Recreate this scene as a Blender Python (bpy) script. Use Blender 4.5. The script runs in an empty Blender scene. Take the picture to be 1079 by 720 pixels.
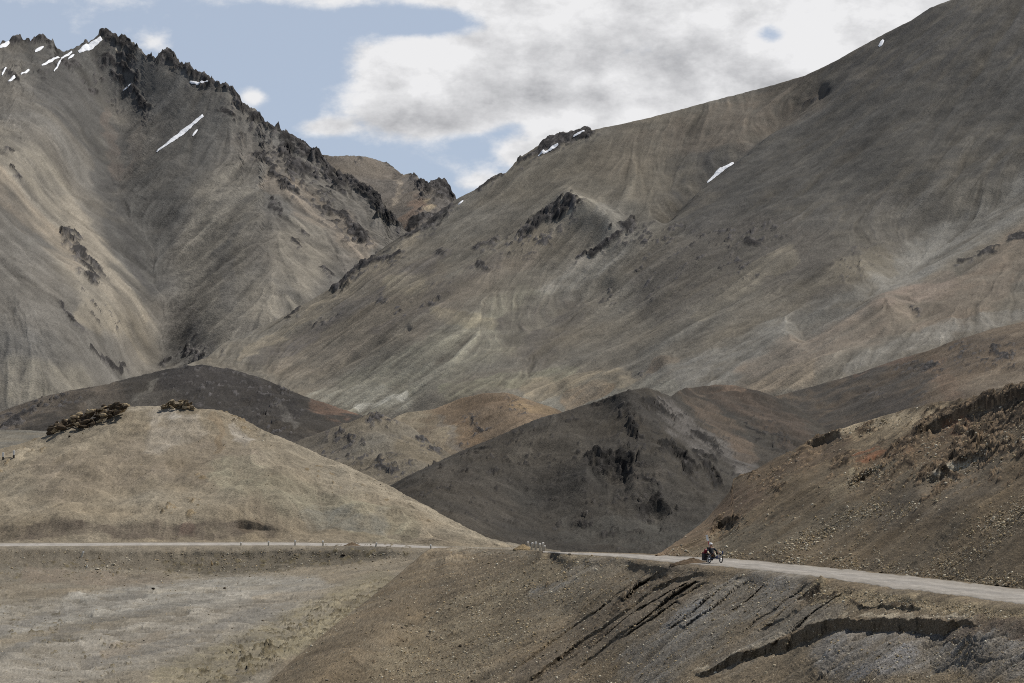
SUN_E, SKY_E, EXPO, HAZE = 5.0, 0.06, -0.12, 1.5e-5
import bpy, math, random
import numpy as np

# ------------------------------------------------------------------ basics
C = bpy.context.scene.collection
F_PX = 2550.0                      # focal length in photo pixels (frame 1079 x 720)
HORIZON = 519.0
PITCH = math.atan((HORIZON - 360.0) / F_PX)
SUN_EL, SUN_AZ = math.radians(57), math.radians(56)   # behind the mountains, to the right
rng = np.random.default_rng(7)
random.seed(7)


def ray(px, py):
    """direction through a photo pixel, scaled so that its forward (Y) component is 1"""
    cx = (np.asarray(px, float) - 539.5) / F_PX
    cy = -(np.asarray(py, float) - 360.0) / F_PX
    c, s = math.cos(PITCH), math.sin(PITCH)
    yy = c - cy * s
    zz = s + cy * c
    return np.stack([cx / yy, np.ones_like(cx + cy), zz / yy], -1)


def at(px, py, d):
    return ray(px, py) * np.asarray(d, float)[..., None]


# ------------------------------------------------------------------ noise
_perm = np.random.default_rng(11).permutation(256).astype(np.int32)
_ga = np.linspace(0, 2 * np.pi, 64, endpoint=False)
_gx, _gy = np.cos(_ga).astype(np.float32), np.sin(_ga).astype(np.float32)


def perlin(x, y, seed=0):
    x = np.asarray(x, np.float64) + seed * 17.13
    y = np.asarray(y, np.float64) - seed * 9.71
    xi, yi = np.floor(x).astype(np.int64), np.floor(y).astype(np.int64)
    fx, fy = (x - xi).astype(np.float32), (y - yi).astype(np.float32)
    u = fx * fx * fx * (fx * (fx * 6 - 15) + 10)
    v = fy * fy * fy * (fy * (fy * 6 - 15) + 10)

    def g(ix, iy, dx, dy):
        h = _perm[(_perm[(ix + seed * 7) & 255] + iy) & 255] & 63
        return _gx[h] * dx + _gy[h] * dy
    a, b = g(xi, yi, fx, fy), g(xi + 1, yi, fx - 1, fy)
    c, d = g(xi, yi + 1, fx, fy - 1), g(xi + 1, yi + 1, fx - 1, fy - 1)
    return 1.5 * ((a + u * (b - a)) + v * ((c + u * (d - c)) - (a + u * (b - a))))


def rot(x, y, k):
    a = 0.6 + 1.1 * k
    return x * math.cos(a) - y * math.sin(a), x * math.sin(a) + y * math.cos(a)


def fbm(x, y, wl, octaves, seed=0, gain=0.5, ridged=False):
    s = 0.0
    amp = 1.0
    for k in range(octaves):
        rx, ry = rot(x, y, k + seed)
        n = perlin(rx / wl, ry / wl, seed + k)
        s = s + amp * ((1 - 2 * np.abs(n)) if ridged else n)
        amp *= gain
        wl *= 0.5
    return s


def sstep(a, b, x):
    t = np.clip((x - a) / (b - a), 0, 1)
    return t * t * (3 - 2 * t)


def lin(c):
    c = np.asarray(c, float) / 255.0
    return np.where(c <= 0.04045, c / 12.92, ((c + 0.055) / 1.055) ** 2.4)


def seg_dist(px, py, pts):
    """distance in photo pixels to a polyline"""
    best = np.full(px.shape, 1e9)
    pts = [tuple(map(float, p[:2])) for p in pts]
    if len(pts) == 1:
        return np.hypot(px - pts[0][0], py - pts[0][1])
    for (x0, y0), (x1, y1) in zip(pts[:-1], pts[1:]):
        dx, dy = x1 - x0, y1 - y0
        t = np.clip(((px - x0) * dx + (py - y0) * dy) / (dx * dx + dy * dy + 1e-9), 0, 1)
        best = np.minimum(best, np.hypot(px - x0 - t * dx, py - y0 - t * dy))
    return best


class Depth:
    """multiquadric surface of inverse distance over the view, through surveyed points"""
    def __init__(s, pts, c=40.0, lam=2e-4):
        p = np.array(pts, float)
        s.xy = p[:, :2]
        s.c = c
        v = 1000.0 / p[:, 2]
        n = len(p)
        K = -np.sqrt(((s.xy[:, None] - s.xy[None]) ** 2).sum(-1) + c * c) / 400.0 + lam * np.eye(n)
        Pm = np.c_[np.ones(n), s.xy / 400.0]
        A = np.zeros((n + 3, n + 3))
        A[:n, :n], A[:n, n:], A[n:, :n] = K, Pm, Pm.T
        w = np.linalg.solve(A, np.r_[v, 0, 0, 0])
        s.w, s.a = w[:n], w[n:]
        s.lo, s.hi = v.min() * 0.8, v.max() * 1.35

    def __call__(s, px, py):
        px, py = np.asarray(px, float), np.asarray(py, float)
        v = s.a[0] + s.a[1] * px / 400.0 + s.a[2] * py / 400.0
        for (cx, cy), w in zip(s.xy, s.w):
            v = v - w * np.sqrt((px - cx) ** 2 + (py - cy) ** 2 + s.c * s.c) / 400.0
        return 1000.0 / np.clip(v, s.lo, s.hi)


def dense(line, step=13.0):
    """survey points along a line on the ground"""
    out = []
    for (x0, y0, d0), (x1, y1, d1) in zip(line[:-1], line[1:]):
        n = max(1, int(math.hypot(x1 - x0, y1 - y0) / step))
        for k in range(n):
            u = k / n
            out.append((x0 + u * (x1 - x0), y0 + u * (y1 - y0), 1.0 / ((1 - u) / d0 + u / d1)))
    return out + [line[-1]]


def cells(x, y, wl, seed=0):
    """angular blocks: per-cell random number, tilted-facet height (about -1..1) and distance to the block edge"""
    x = np.asarray(x) / wl; y = np.asarray(y) / wl
    xi, yi = np.floor(x).astype(np.int64), np.floor(y).astype(np.int64)
    f1 = np.full(x.shape, 9.0); f2 = np.full(x.shape, 9.0)
    rnd = np.zeros(x.shape); hh = np.zeros(x.shape)
    for dx in (-1, 0, 1):
        for dy in (-1, 0, 1):
            cx, cy = xi + dx, yi + dy
            h = _perm[(_perm[(cx + seed * 7) & 255] + cy) & 255]
            h2 = _perm[(h + 37) & 255]; h3 = _perm[(h2 + 91) & 255]; h4 = _perm[(h3 + 13) & 255]
            ox, oy = x - (cx + h / 255.0), y - (cy + h2 / 255.0)
            d = np.hypot(ox, oy)
            near_ = d < f1
            f2 = np.where(near_, f1, np.minimum(f2, d))
            tilt = (h3 / 255.0 - 0.5) * 2.2 * ox + (h4 / 255.0 - 0.5) * 2.2 * oy
            hh = np.where(near_, (h2 / 255.0 - 0.5) * 1.1 + tilt, hh)
            rnd = np.where(near_, h4 / 255.0, rnd)
            f1 = np.where(near_, d, f1)
    return rnd, hh, f2 - f1


def poly(pts, x):
    p = np.array(sorted(pts), float)
    return np.interp(x, p[:, 0], p[:, 1])


# ------------------------------------------------------------------ materials
def ground_material(name, texel, bump=0.5, rough=0.95, contrast=0.28):
    """base colour = the rock and soil colour of each place (attribute) broken up by fine noise"""
    m = bpy.data.materials.new(name)
    m.use_nodes = True
    nt = m.node_tree
    b = nt.nodes['Principled BSDF']
    b.inputs['Roughness'].default_value = rough
    b.inputs['Specular IOR Level'].default_value = 0.12
    at_ = nt.nodes.new('ShaderNodeAttribute'); at_.attribute_name = 'soil'
    tc = nt.nodes.new('ShaderNodeTexCoord')
    n1 = nt.nodes.new('ShaderNodeTexNoise')
    n1.inputs['Scale'].default_value = 1.0 / (texel * 1.7)
    n1.inputs['Detail'].default_value = 4.0
    n1.inputs['Roughness'].default_value = 0.65
    nt.links.new(tc.outputs['Object'], n1.inputs['Vector'])
    n2 = nt.nodes.new('ShaderNodeTexNoise')
    n2.inputs['Scale'].default_value = 1.0 / (texel * 14)
    n2.inputs['Detail'].default_value = 4.0
    nt.links.new(tc.outputs['Object'], n2.inputs['Vector'])
    r1 = nt.nodes.new('ShaderNodeMapRange')
    r1.inputs['From Min'].default_value = 0.3; r1.inputs['From Max'].default_value = 0.7
    r1.inputs['To Min'].default_value = 1 - contrast; r1.inputs['To Max'].default_value = 1 + contrast
    nt.links.new(n1.outputs['Fac'], r1.inputs['Value'])
    r2 = nt.nodes.new('ShaderNodeMapRange')
    r2.inputs['From Min'].default_value = 0.3; r2.inputs['From Max'].default_value = 0.7
    r2.inputs['To Min'].default_value = 0.88; r2.inputs['To Max'].default_value = 1.12
    nt.links.new(n2.outputs['Fac'], r2.inputs['Value'])
    mu = nt.nodes.new('ShaderNodeMath'); mu.operation = 'MULTIPLY'
    nt.links.new(r1.outputs['Result'], mu.inputs[0]); nt.links.new(r2.outputs['Result'], mu.inputs[1])
    vm = nt.nodes.new('ShaderNodeVectorMath'); vm.operation = 'SCALE'
    nt.links.new(at_.outputs['Color'], vm.inputs[0]); nt.links.new(mu.outputs[0], vm.inputs['Scale'])
    nt.links.new(vm.outputs['Vector'], b.inputs['Base Color'])
    bp = nt.nodes.new('ShaderNodeBump')
    bp.inputs['Strength'].default_value = bump
    bp.inputs['Distance'].default_value = texel * 1.6
    nt.links.new(n1.outputs['Fac'], bp.inputs['Height'])
    nt.links.new(bp.outputs['Normal'], b.inputs['Normal'])
    return m


def plain(name, col, rough=0.7, metal=0.0, noise=0.0, scale=20.0, spec=0.3):
    m = bpy.data.materials.new(name)
    m.use_nodes = True
    nt = m.node_tree
    b = nt.nodes['Principled BSDF']
    b.inputs['Base Color'].default_value = (*col, 1)
    b.inputs['Roughness'].default_value = rough
    b.inputs['Metallic'].default_value = metal
    b.inputs['Specular IOR Level'].default_value = spec
    if noise:
        tc = nt.nodes.new('ShaderNodeTexCoord')
        n = nt.nodes.new('ShaderNodeTexNoise')
        n.inputs['Scale'].default_value = scale; n.inputs['Detail'].default_value = 4
        nt.links.new(tc.outputs['Object'], n.inputs['Vector'])
        cr = nt.nodes.new('ShaderNodeValToRGB')
        cr.color_ramp.elements[0].position = 0.3; cr.color_ramp.elements[1].position = 0.7
        cr.color_ramp.elements[0].color = (*[c * (1 - noise) for c in col], 1)
        cr.color_ramp.elements[1].color = (*[min(1, c * (1 + noise)) for c in col], 1)
        nt.links.new(n.outputs['Fac'], cr.inputs['Fac'])
        nt.links.new(cr.outputs['Color'], b.inputs['Base Color'])
        bp = nt.nodes.new('ShaderNodeBump'); bp.inputs['Strength'].default_value = 0.4
        bp.inputs['Distance'].default_value = 0.6 / scale
        nt.links.new(n.outputs['Fac'], bp.inputs['Height'])
        nt.links.new(bp.outputs['Normal'], b.inputs['Normal'])
    return m


def mesh_from(name, verts, faces, mat, parent=None, smooth=False, soil=None):
    me = bpy.data.meshes.new(name)
    verts = np.asarray(verts, np.float32)
    if isinstance(faces, np.ndarray):
        k = faces.shape[1]
        me.vertices.add(len(verts)); me.vertices.foreach_set('co', verts.ravel())
        me.loops.add(faces.size); me.loops.foreach_set('vertex_index', faces.astype(np.int32).ravel())
        me.polygons.add(len(faces))
        me.polygons.foreach_set('loop_start', np.arange(0, faces.size, k, dtype=np.int32))
        me.update(calc_edges=True)
        me.validate()
    else:
        me.from_pydata([tuple(map(float, v)) for v in verts], [], faces)
    if smooth:
        me.polygons.foreach_set('use_smooth', np.ones(len(me.polygons), bool))
    if soil is not None:
        a = me.attributes.new('soil', 'FLOAT_COLOR', 'POINT')
        rgba = np.ones((len(verts), 4), np.float32); rgba[:, :3] = soil
        a.data.foreach_set('color', rgba.ravel())
    me.materials.append(mat)
    o = bpy.data.objects.new(name, me)
    C.objects.link(o)
    if parent:
        o.parent = parent
    return o


def tag(o, label=None, cat=None, group=None, kind=None):
    if label: o['label'] = label
    if cat: o['category'] = cat
    if group: o['group'] = group
    if kind: o['kind'] = kind
    return o


def empty(name, loc, rz=0):
    o = bpy.data.objects.new(name, None)
    o.empty_display_size = 0.2
    C.objects.link(o)
    o.location = loc; o.rotation_euler = (0, 0, rz)
    return o


# ------------------------------------------------------------------ terrain sheets
def streaks(P, noise, L):
    """smear noise along the fall line of a surface grid (scree chutes and rills)"""
    Pi, Pj = np.gradient(P, axis=0), np.gradient(P, axis=1)
    E, Fm, G = (Pi * Pi).sum(-1), (Pi * Pj).sum(-1), (Pj * Pj).sum(-1)
    det = E * G - Fm * Fm + 1e-9
    zi, zj = Pi[..., 2], Pj[..., 2]
    a, b = (G * zi - Fm * zj) / det, (E * zj - Fm * zi) / det
    n = np.hypot(a, b) + 1e-12
    a, b = (a / n).astype(np.float32), (b / n).astype(np.float32)
    H, W = noise.shape
    acc = noise.copy(); cnt = 1
    for sgn in (1, -1):
        I, J = np.meshgrid(np.arange(H, dtype=np.float32), np.arange(W, dtype=np.float32), indexing='ij')
        for _ in range(L):
            ii = np.clip(I + 0.5, 0, H - 1).astype(np.int32); jj = np.clip(J + 0.5, 0, W - 1).astype(np.int32)
            I = I + sgn * a[ii, jj]; J = J + sgn * b[ii, jj]
            ii = np.clip(I + 0.5, 0, H - 1).astype(np.int32); jj = np.clip(J + 0.5, 0, W - 1).astype(np.int32)
            acc += noise[ii, jj]; cnt += 1
    acc -= acc.mean()
    return acc / (acc.std() + 1e-9)


def blur(a, n=1):
    for _ in range(n):
        a = (a + np.roll(a, 1, 0) + np.roll(a, -1, 0)) / 3
        a = (a + np.roll(a, 1, 1) + np.roll(a, -1, 1)) / 3
    return a


class Sheet:
    """one hill: columns are bearings from the viewpoint, rows climb from its foot to its skyline, then down its far side"""
    def __init__(s, name, top, bottom, pts, base, x0, x1, dx=1.3, dy=1.2, illum=0.76, fade=(0, 0),
                 relief=0.05, rough_top=0.0, streak=0.12, streak_h=0.35, tints=(), face_shade=(), rocks=(), specks=(), grooves=(), bumps=(), scarps=(),
                 level=None, seed=1, back=(0.55, 60), soft_c=60.0, steep=0.35, lines=(), frag=1.5, mottle=0.08, patchy=0.13, jagged=1.0, warp=7.0, chute=0.6, grey=0.2, lam=0, bump=0.8, contrast=0.42, wl=70, rock_col=(50, 48, 47), grain=0.08):
        s.name = name
        s.cols = np.arange(x0, x1 + dx, dx)
        if x0 <= -100:      # carry the hill on beyond the frame
            s.cols = np.r_[np.arange(x0 - 350, x0 - 3, 5.0), s.cols]
        if x1 >= 1200:
            s.cols = np.r_[s.cols, np.arange(s.cols[-1] + 5, x1 + 400, 5.0)]
        tp, bt = poly(top, s.cols), poly(bottom, s.cols)
        nrow = int(np.ceil((bt - tp).max() / dy)) + 1
        s.t = np.linspace(0, 1, nrow)
        s.tp, s.bt = tp, np.maximum(bt, tp + 2)
        px = np.repeat(s.cols[None], nrow, 0)
        py = s.bt[None] + (s.tp - s.bt)[None] * s.t[:, None]
        s.tps = Depth(list(pts) + [q for ln in lines for q in dense(ln)], soft_c)
        d = s.tps(np.clip(px, x0, x1), py)
        # no overhangs: every row stands at least a little behind the row below it
        gap = steep * dy * float(np.median(d)) / F_PX
        ramp = gap * np.arange(nrow)[:, None]
        d = np.minimum.accumulate((d - ramp)[::-1], 0)[::-1] + ramp
        for lip, foot, decay, gain in scarps:
            jag = jagged * 2.0 * fbm(s.cols, 0 * s.cols, 38, 3, seed + 40, 0.55) * min(1.0, (np.mean([q[1] for q in foot]) - np.mean([q[1] for q in lip])) / 9)
            ly, fy = poly(lip, s.cols) + jag, poly(foot, s.cols) + 0.8 * jag
            lx = sorted(lip)
            on = sstep(lx[0][0] - 12, lx[0][0] + 6, s.cols) * (1 - sstep(lx[-1][0] - 4, lx[-1][0] + 10, s.cols))
            dl, df = s.tps(s.cols, ly), s.tps(s.cols, fy)
            push = (dl - df) * on * gain
            face = np.where((py > ly) & (py <= fy), (s.tps(px, np.repeat(ly[None], nrow, 0)) - d) * gain * on, 0)
            below = np.where(py > fy, push[None] * np.exp(-np.maximum(py - fy, 0) / decay), 0)
            flute = fbm(px, py * 0.25, 5.0, 3, seed + 44, 0.6) * 0.16 * sstep(0, 2, py - ly) * (1 - sstep(-2, 0, py - fy)) * on * (jagged > 1.2)
            d = d + face + below + flute
        P = at(px, py, d)
        s.m = d / F_PX                                   # metres per photo pixel there
        mp = float(np.median(s.m))
        s.mp = mp
        X, Y = P[..., 0], P[..., 1]
        # warped picture coordinates give the patches of rock and soil ragged outlines
        wx = px + warp * fbm(X, Y, 45 * mp, 4, seed + 50)
        wy = py + warp * 0.8 * fbm(X, Y, 45 * mp, 4, seed + 60)
        soft = np.minimum(1, (py - s.tp[None]) / 6 + 0.25)
        # mid-scale relief
        h = relief * wl * mp * fbm(X, Y, wl * mp, 5, seed, 0.5) * soft
        for pts_, w, hgt in grooves:
            q = np.exp(-(seg_dist(px + 2 * fbm(X, Y, 20 * mp, 3, seed + 5), py, pts_) / w) ** 2)
            h = h + hgt * q
        for pts_, w, hgt in bumps:
            q = np.exp(-(seg_dist(px, py, pts_) / w) ** 2)
            h = h + hgt * q
        flat = np.ones_like(h)
        if level is not None:
            flat = level(px, py)
        P[..., 2] += h * flat
        # fall-line streaks: coarse chutes and fine rills
        coarse = blur(rng.standard_normal(px.shape).astype(np.float32), 3)
        s1 = streaks(P, coarse, 34)
        s2 = streaks(P, rng.standard_normal(px.shape).astype(np.float32), 9)
        s0 = streaks(P, blur(rng.standard_normal(px.shape).astype(np.float32), 9), 60)
        modu = 0.5 + sstep(-0.5, 0.6, fbm(X, Y, 60 * mp, 3, seed + 9))
        P[..., 2] += streak_h * mp * (s0 * chute + s1 * 0.9 * modu + s2 * 0.35) * flat * soft
        # colour of the ground
        col = np.repeat(np.repeat(lin(base)[None, None], nrow, 0), len(s.cols), 1)
        vary = 1 + patchy * fbm(X, Y, 90 * mp, 5, seed + 20)
        col = col * vary[..., None]
        mott = sstep(0.05, 0.5, fbm(X + 6 * mp * vary, Y, 16 * mp, 4, seed + 22, 0.6)) - sstep(0.1, 0.55, fbm(X, Y, 24 * mp, 4, seed + 23, 0.62))
        vary = vary * (1 + mottle * mott)
        col = col * (1 + mottle * mott)[..., None]
        warm = 0.05 * fbm(X, Y, 120 * mp, 3, seed + 25)
        col = col * np.stack([1 + warm, np.ones_like(warm), 1 - 1.6 * warm], -1)
        for pts_, w, c, k in tints:
            q = 1 - sstep(0.62, 1.12, seg_dist(wx, wy, pts_) / w)
            q = np.clip(q * k * 0.85 * (1 + 0.45 * fbm(X, Y, 30 * mp, 3, seed + 31) + 0.22 * s1), 0, 1)
            col = col * (1 - q[..., None]) + lin(c) * q[..., None]
        col = col * (1 + streak * (0.5 * s0 + 0.65 * s1 * modu + 0.6 * s2 * np.clip(0.55 + 0.9 * fbm(X, Y, 70 * mp, 2, seed + 11), 0.1, 1.2)))[..., None].clip(0.5, 1.6)
        for lip, foot in face_shade:  # shade of the scarp face painted into the ground colour
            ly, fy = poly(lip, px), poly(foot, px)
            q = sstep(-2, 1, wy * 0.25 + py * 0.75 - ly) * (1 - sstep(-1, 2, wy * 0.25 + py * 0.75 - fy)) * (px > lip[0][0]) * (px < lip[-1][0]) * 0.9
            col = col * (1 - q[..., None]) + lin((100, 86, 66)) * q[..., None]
        lum = col @ np.array((0.3, 0.6, 0.1))
        col = col * (1 - grey) + lum[..., None] * np.array((1.03, 1.0, 0.93)) * grey
        # crags: angular blocks in two sizes
        R = np.zeros_like(h)
        jx = X + 2.5 * mp * fbm(X, Y, 8 * mp, 2, seed + 71); jy = Y + 2.5 * mp * fbm(X, Y, 8 * mp, 2, seed + 72)
        ra, ha, ea = cells(jx, jy * 0.5, 9.0 * mp, seed)
        rb, hb, eb = cells(jx, jy * 0.5, 3.8 * mp, seed + 1)
        big = fbm(X, Y, 26 * mp, 3, seed + 70, 0.5, True)
        for pts_, w, amp in rocks:
            q = 1 - sstep(0.55, 0.95, seg_dist(wx, wy, pts_) / w + 0.75 * (ra - 0.45) + 0.3 * (rb - 0.5))
            ledge = ((jx * 0.5 + jy * 0.35) / (7 * mp) + 0.6 * big) % 1.0
            P[..., 2] += q * min(amp, 6.5) * mp * (0.3 + 0.42 * ha + 0.2 * hb + 0.3 * big + 0.35 * ledge)
            R = np.maximum(R, q)
            # fallen pieces lie around every crag
            fall = (1 - sstep(0.8, 2.6, seg_dist(wx, wy - 0.6 * w, pts_) / w)) * sstep(0.80, 0.86, rb) * sstep(-0.1, 0.3, big)
            P[..., 2] += fall * mp * 1.2
            R = np.maximum(R, 0.8 * fall)
        for pts_, w, dens in specks:
            q = 1 - sstep(0.4, 1.3, seg_dist(wx, wy, pts_) / w)
            f = fbm(X, Y, 22 * mp, 3, seed + 90, 0.6) * 0.55 + (rb - 0.5) * 0.9
            q = q * sstep(0.62 - dens, 0.68 - dens, f)
            P[..., 2] += q * mp * (1.5 + 1.6 * hb)
            R = np.maximum(R, q)
        s.R = R
        rc = lin(rock_col) * (0.6 + 0.5 * ra + frag * 2.6 * np.maximum(rb - 0.62, 0))[..., None]
        col = col * (1 - R[..., None]) + rc * R[..., None]
        col = col * (1 + grain * rng.standard_normal(px.shape))[..., None].clip(0.6, 1.5)
        if rough_top:
            q = np.exp(-((py - s.tp[None]) / 5.0) ** 2)
            P[..., 2] += q * rough_top * mp * (0.6 * fbm(X, Y, 9 * mp, 4, seed + 3, 0.6) + 0.5 * hb)
        P[..., 2] += 0.22 * mp * fbm(X, Y, 4 * mp, 2, seed + 4) * flat
        s.P, s.px, s.py = P, px, py
        col = np.clip(col / illum, 0.004, 0.9)
        # far side
        nb = 14
        slope, run = back
        last = P[-1]
        inv = last[:, :2] / np.linalg.norm(last[:, :2], axis=1, keepdims=True)
        rows = []
        for k in range(1, nb + 1):
            u = run * (k / nb) ** 1.6
            q = last.copy()
            q[:, :2] += inv * u
            q[:, 2] -= slope * u * (0.35 + 0.65 * k / nb)
            q[:, 2] += 0.02 * u * fbm(q[:, 0], q[:, 1], run * 0.3, 3, seed)
            rows.append(q)
        s.last_back = rows
        Pall = np.concatenate([P, np.array(rows)], 0)
        call = np.concatenate([col, np.repeat(col[-1:], nb, 0)], 0)
        H, W = Pall.shape[:2]
        idx = np.arange(H * W).reshape(H, W)
        f = np.stack([idx[:-1, :-1], idx[:-1, 1:], idx[1:, 1:], idx[1:, :-1]], -1).reshape(-1, 4)
        s.ob = mesh_from(name, Pall.reshape(-1, 3), f, ground_material(name + '_soil', mp * 1.0, bump, contrast=contrast),
                         smooth=True, soil=call.reshape(-1, 3))
        tag(s.ob, kind='structure')

    def surf(s, px, py):
        """the built surface at a photo position"""
        px, py = np.asarray(px, float), np.asarray(py, float)
        j = np.interp(px, s.cols, np.arange(len(s.cols)))
        b, t = np.interp(px, s.cols, s.bt), np.interp(px, s.cols, s.tp)
        i = np.clip((py - b) / (t - b), 0, 1) * (len(s.t) - 1)
        i0 = np.minimum(i.astype(int), len(s.t) - 2); j0 = np.minimum(j.astype(int), len(s.cols) - 2)
        fi, fj = (i - i0)[..., None], (j - j0)[..., None]
        P = s.P
        return (P[i0, j0] * (1 - fi) * (1 - fj) + P[i0 + 1, j0] * fi * (1 - fj) + P[i0, j0 + 1] * (1 - fi) * fj + P[i0 + 1, j0 + 1] * fi * fj)

# ------------------------------------------------------------------ the hills, far to near (photo px, photo py, metres away)
SH = {}

# the far brown ridge seen in the gap
SH['far'] = Sheet('far_ridge',
    top=[(300, 165), (333, 161.5), (350, 164.5), (380, 165), (390, 166.5), (403, 171), (412, 174), (416, 179), (425, 184), (430, 182.5), (434, 185), (437, 184.5),
         (446, 191), (452, 196), (454, 191.5), (459, 190.5), (468, 191), (474, 197), (478, 207), (484, 216), (500, 240), (520, 262)],
    bottom=[(300, 290), (520, 290)],
    pts=[(300, 165, 3500), (380, 165, 3600), (430, 183, 3550), (465, 191, 3400), (484, 215, 3300), (520, 262, 3200), (300, 290, 2900), (420, 290, 3000), (520, 290, 3050), (400, 230, 3250), (445, 230, 3150)],
    base=(88, 82, 75), x0=320, x1=520, rough_top=1.0, seed=3, relief=0.05,
    tints=[([(424, 184), (413, 215)], 3.5, (126, 115, 100), 0.8), ([(440, 215), (425, 250)], 10, (112, 92, 76), 0.6), ([(450, 218)], 6, (135, 120, 95), 0.7)],
    rocks=[([(450, 194), (460, 196), (471, 202), (476, 212)], 8, 4), ([(435, 184), (445, 194), (452, 205)], 3, 2), ([(408, 175), (416, 181)], 2.5, 2), ([(380, 168)], 2.5, 1), ([(462, 226), (440, 238), (425, 247)], 5, 2.5)],
    specks=[([(440, 205), (455, 225)], 14, 0.25)], back=(0.5, 500))

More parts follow.
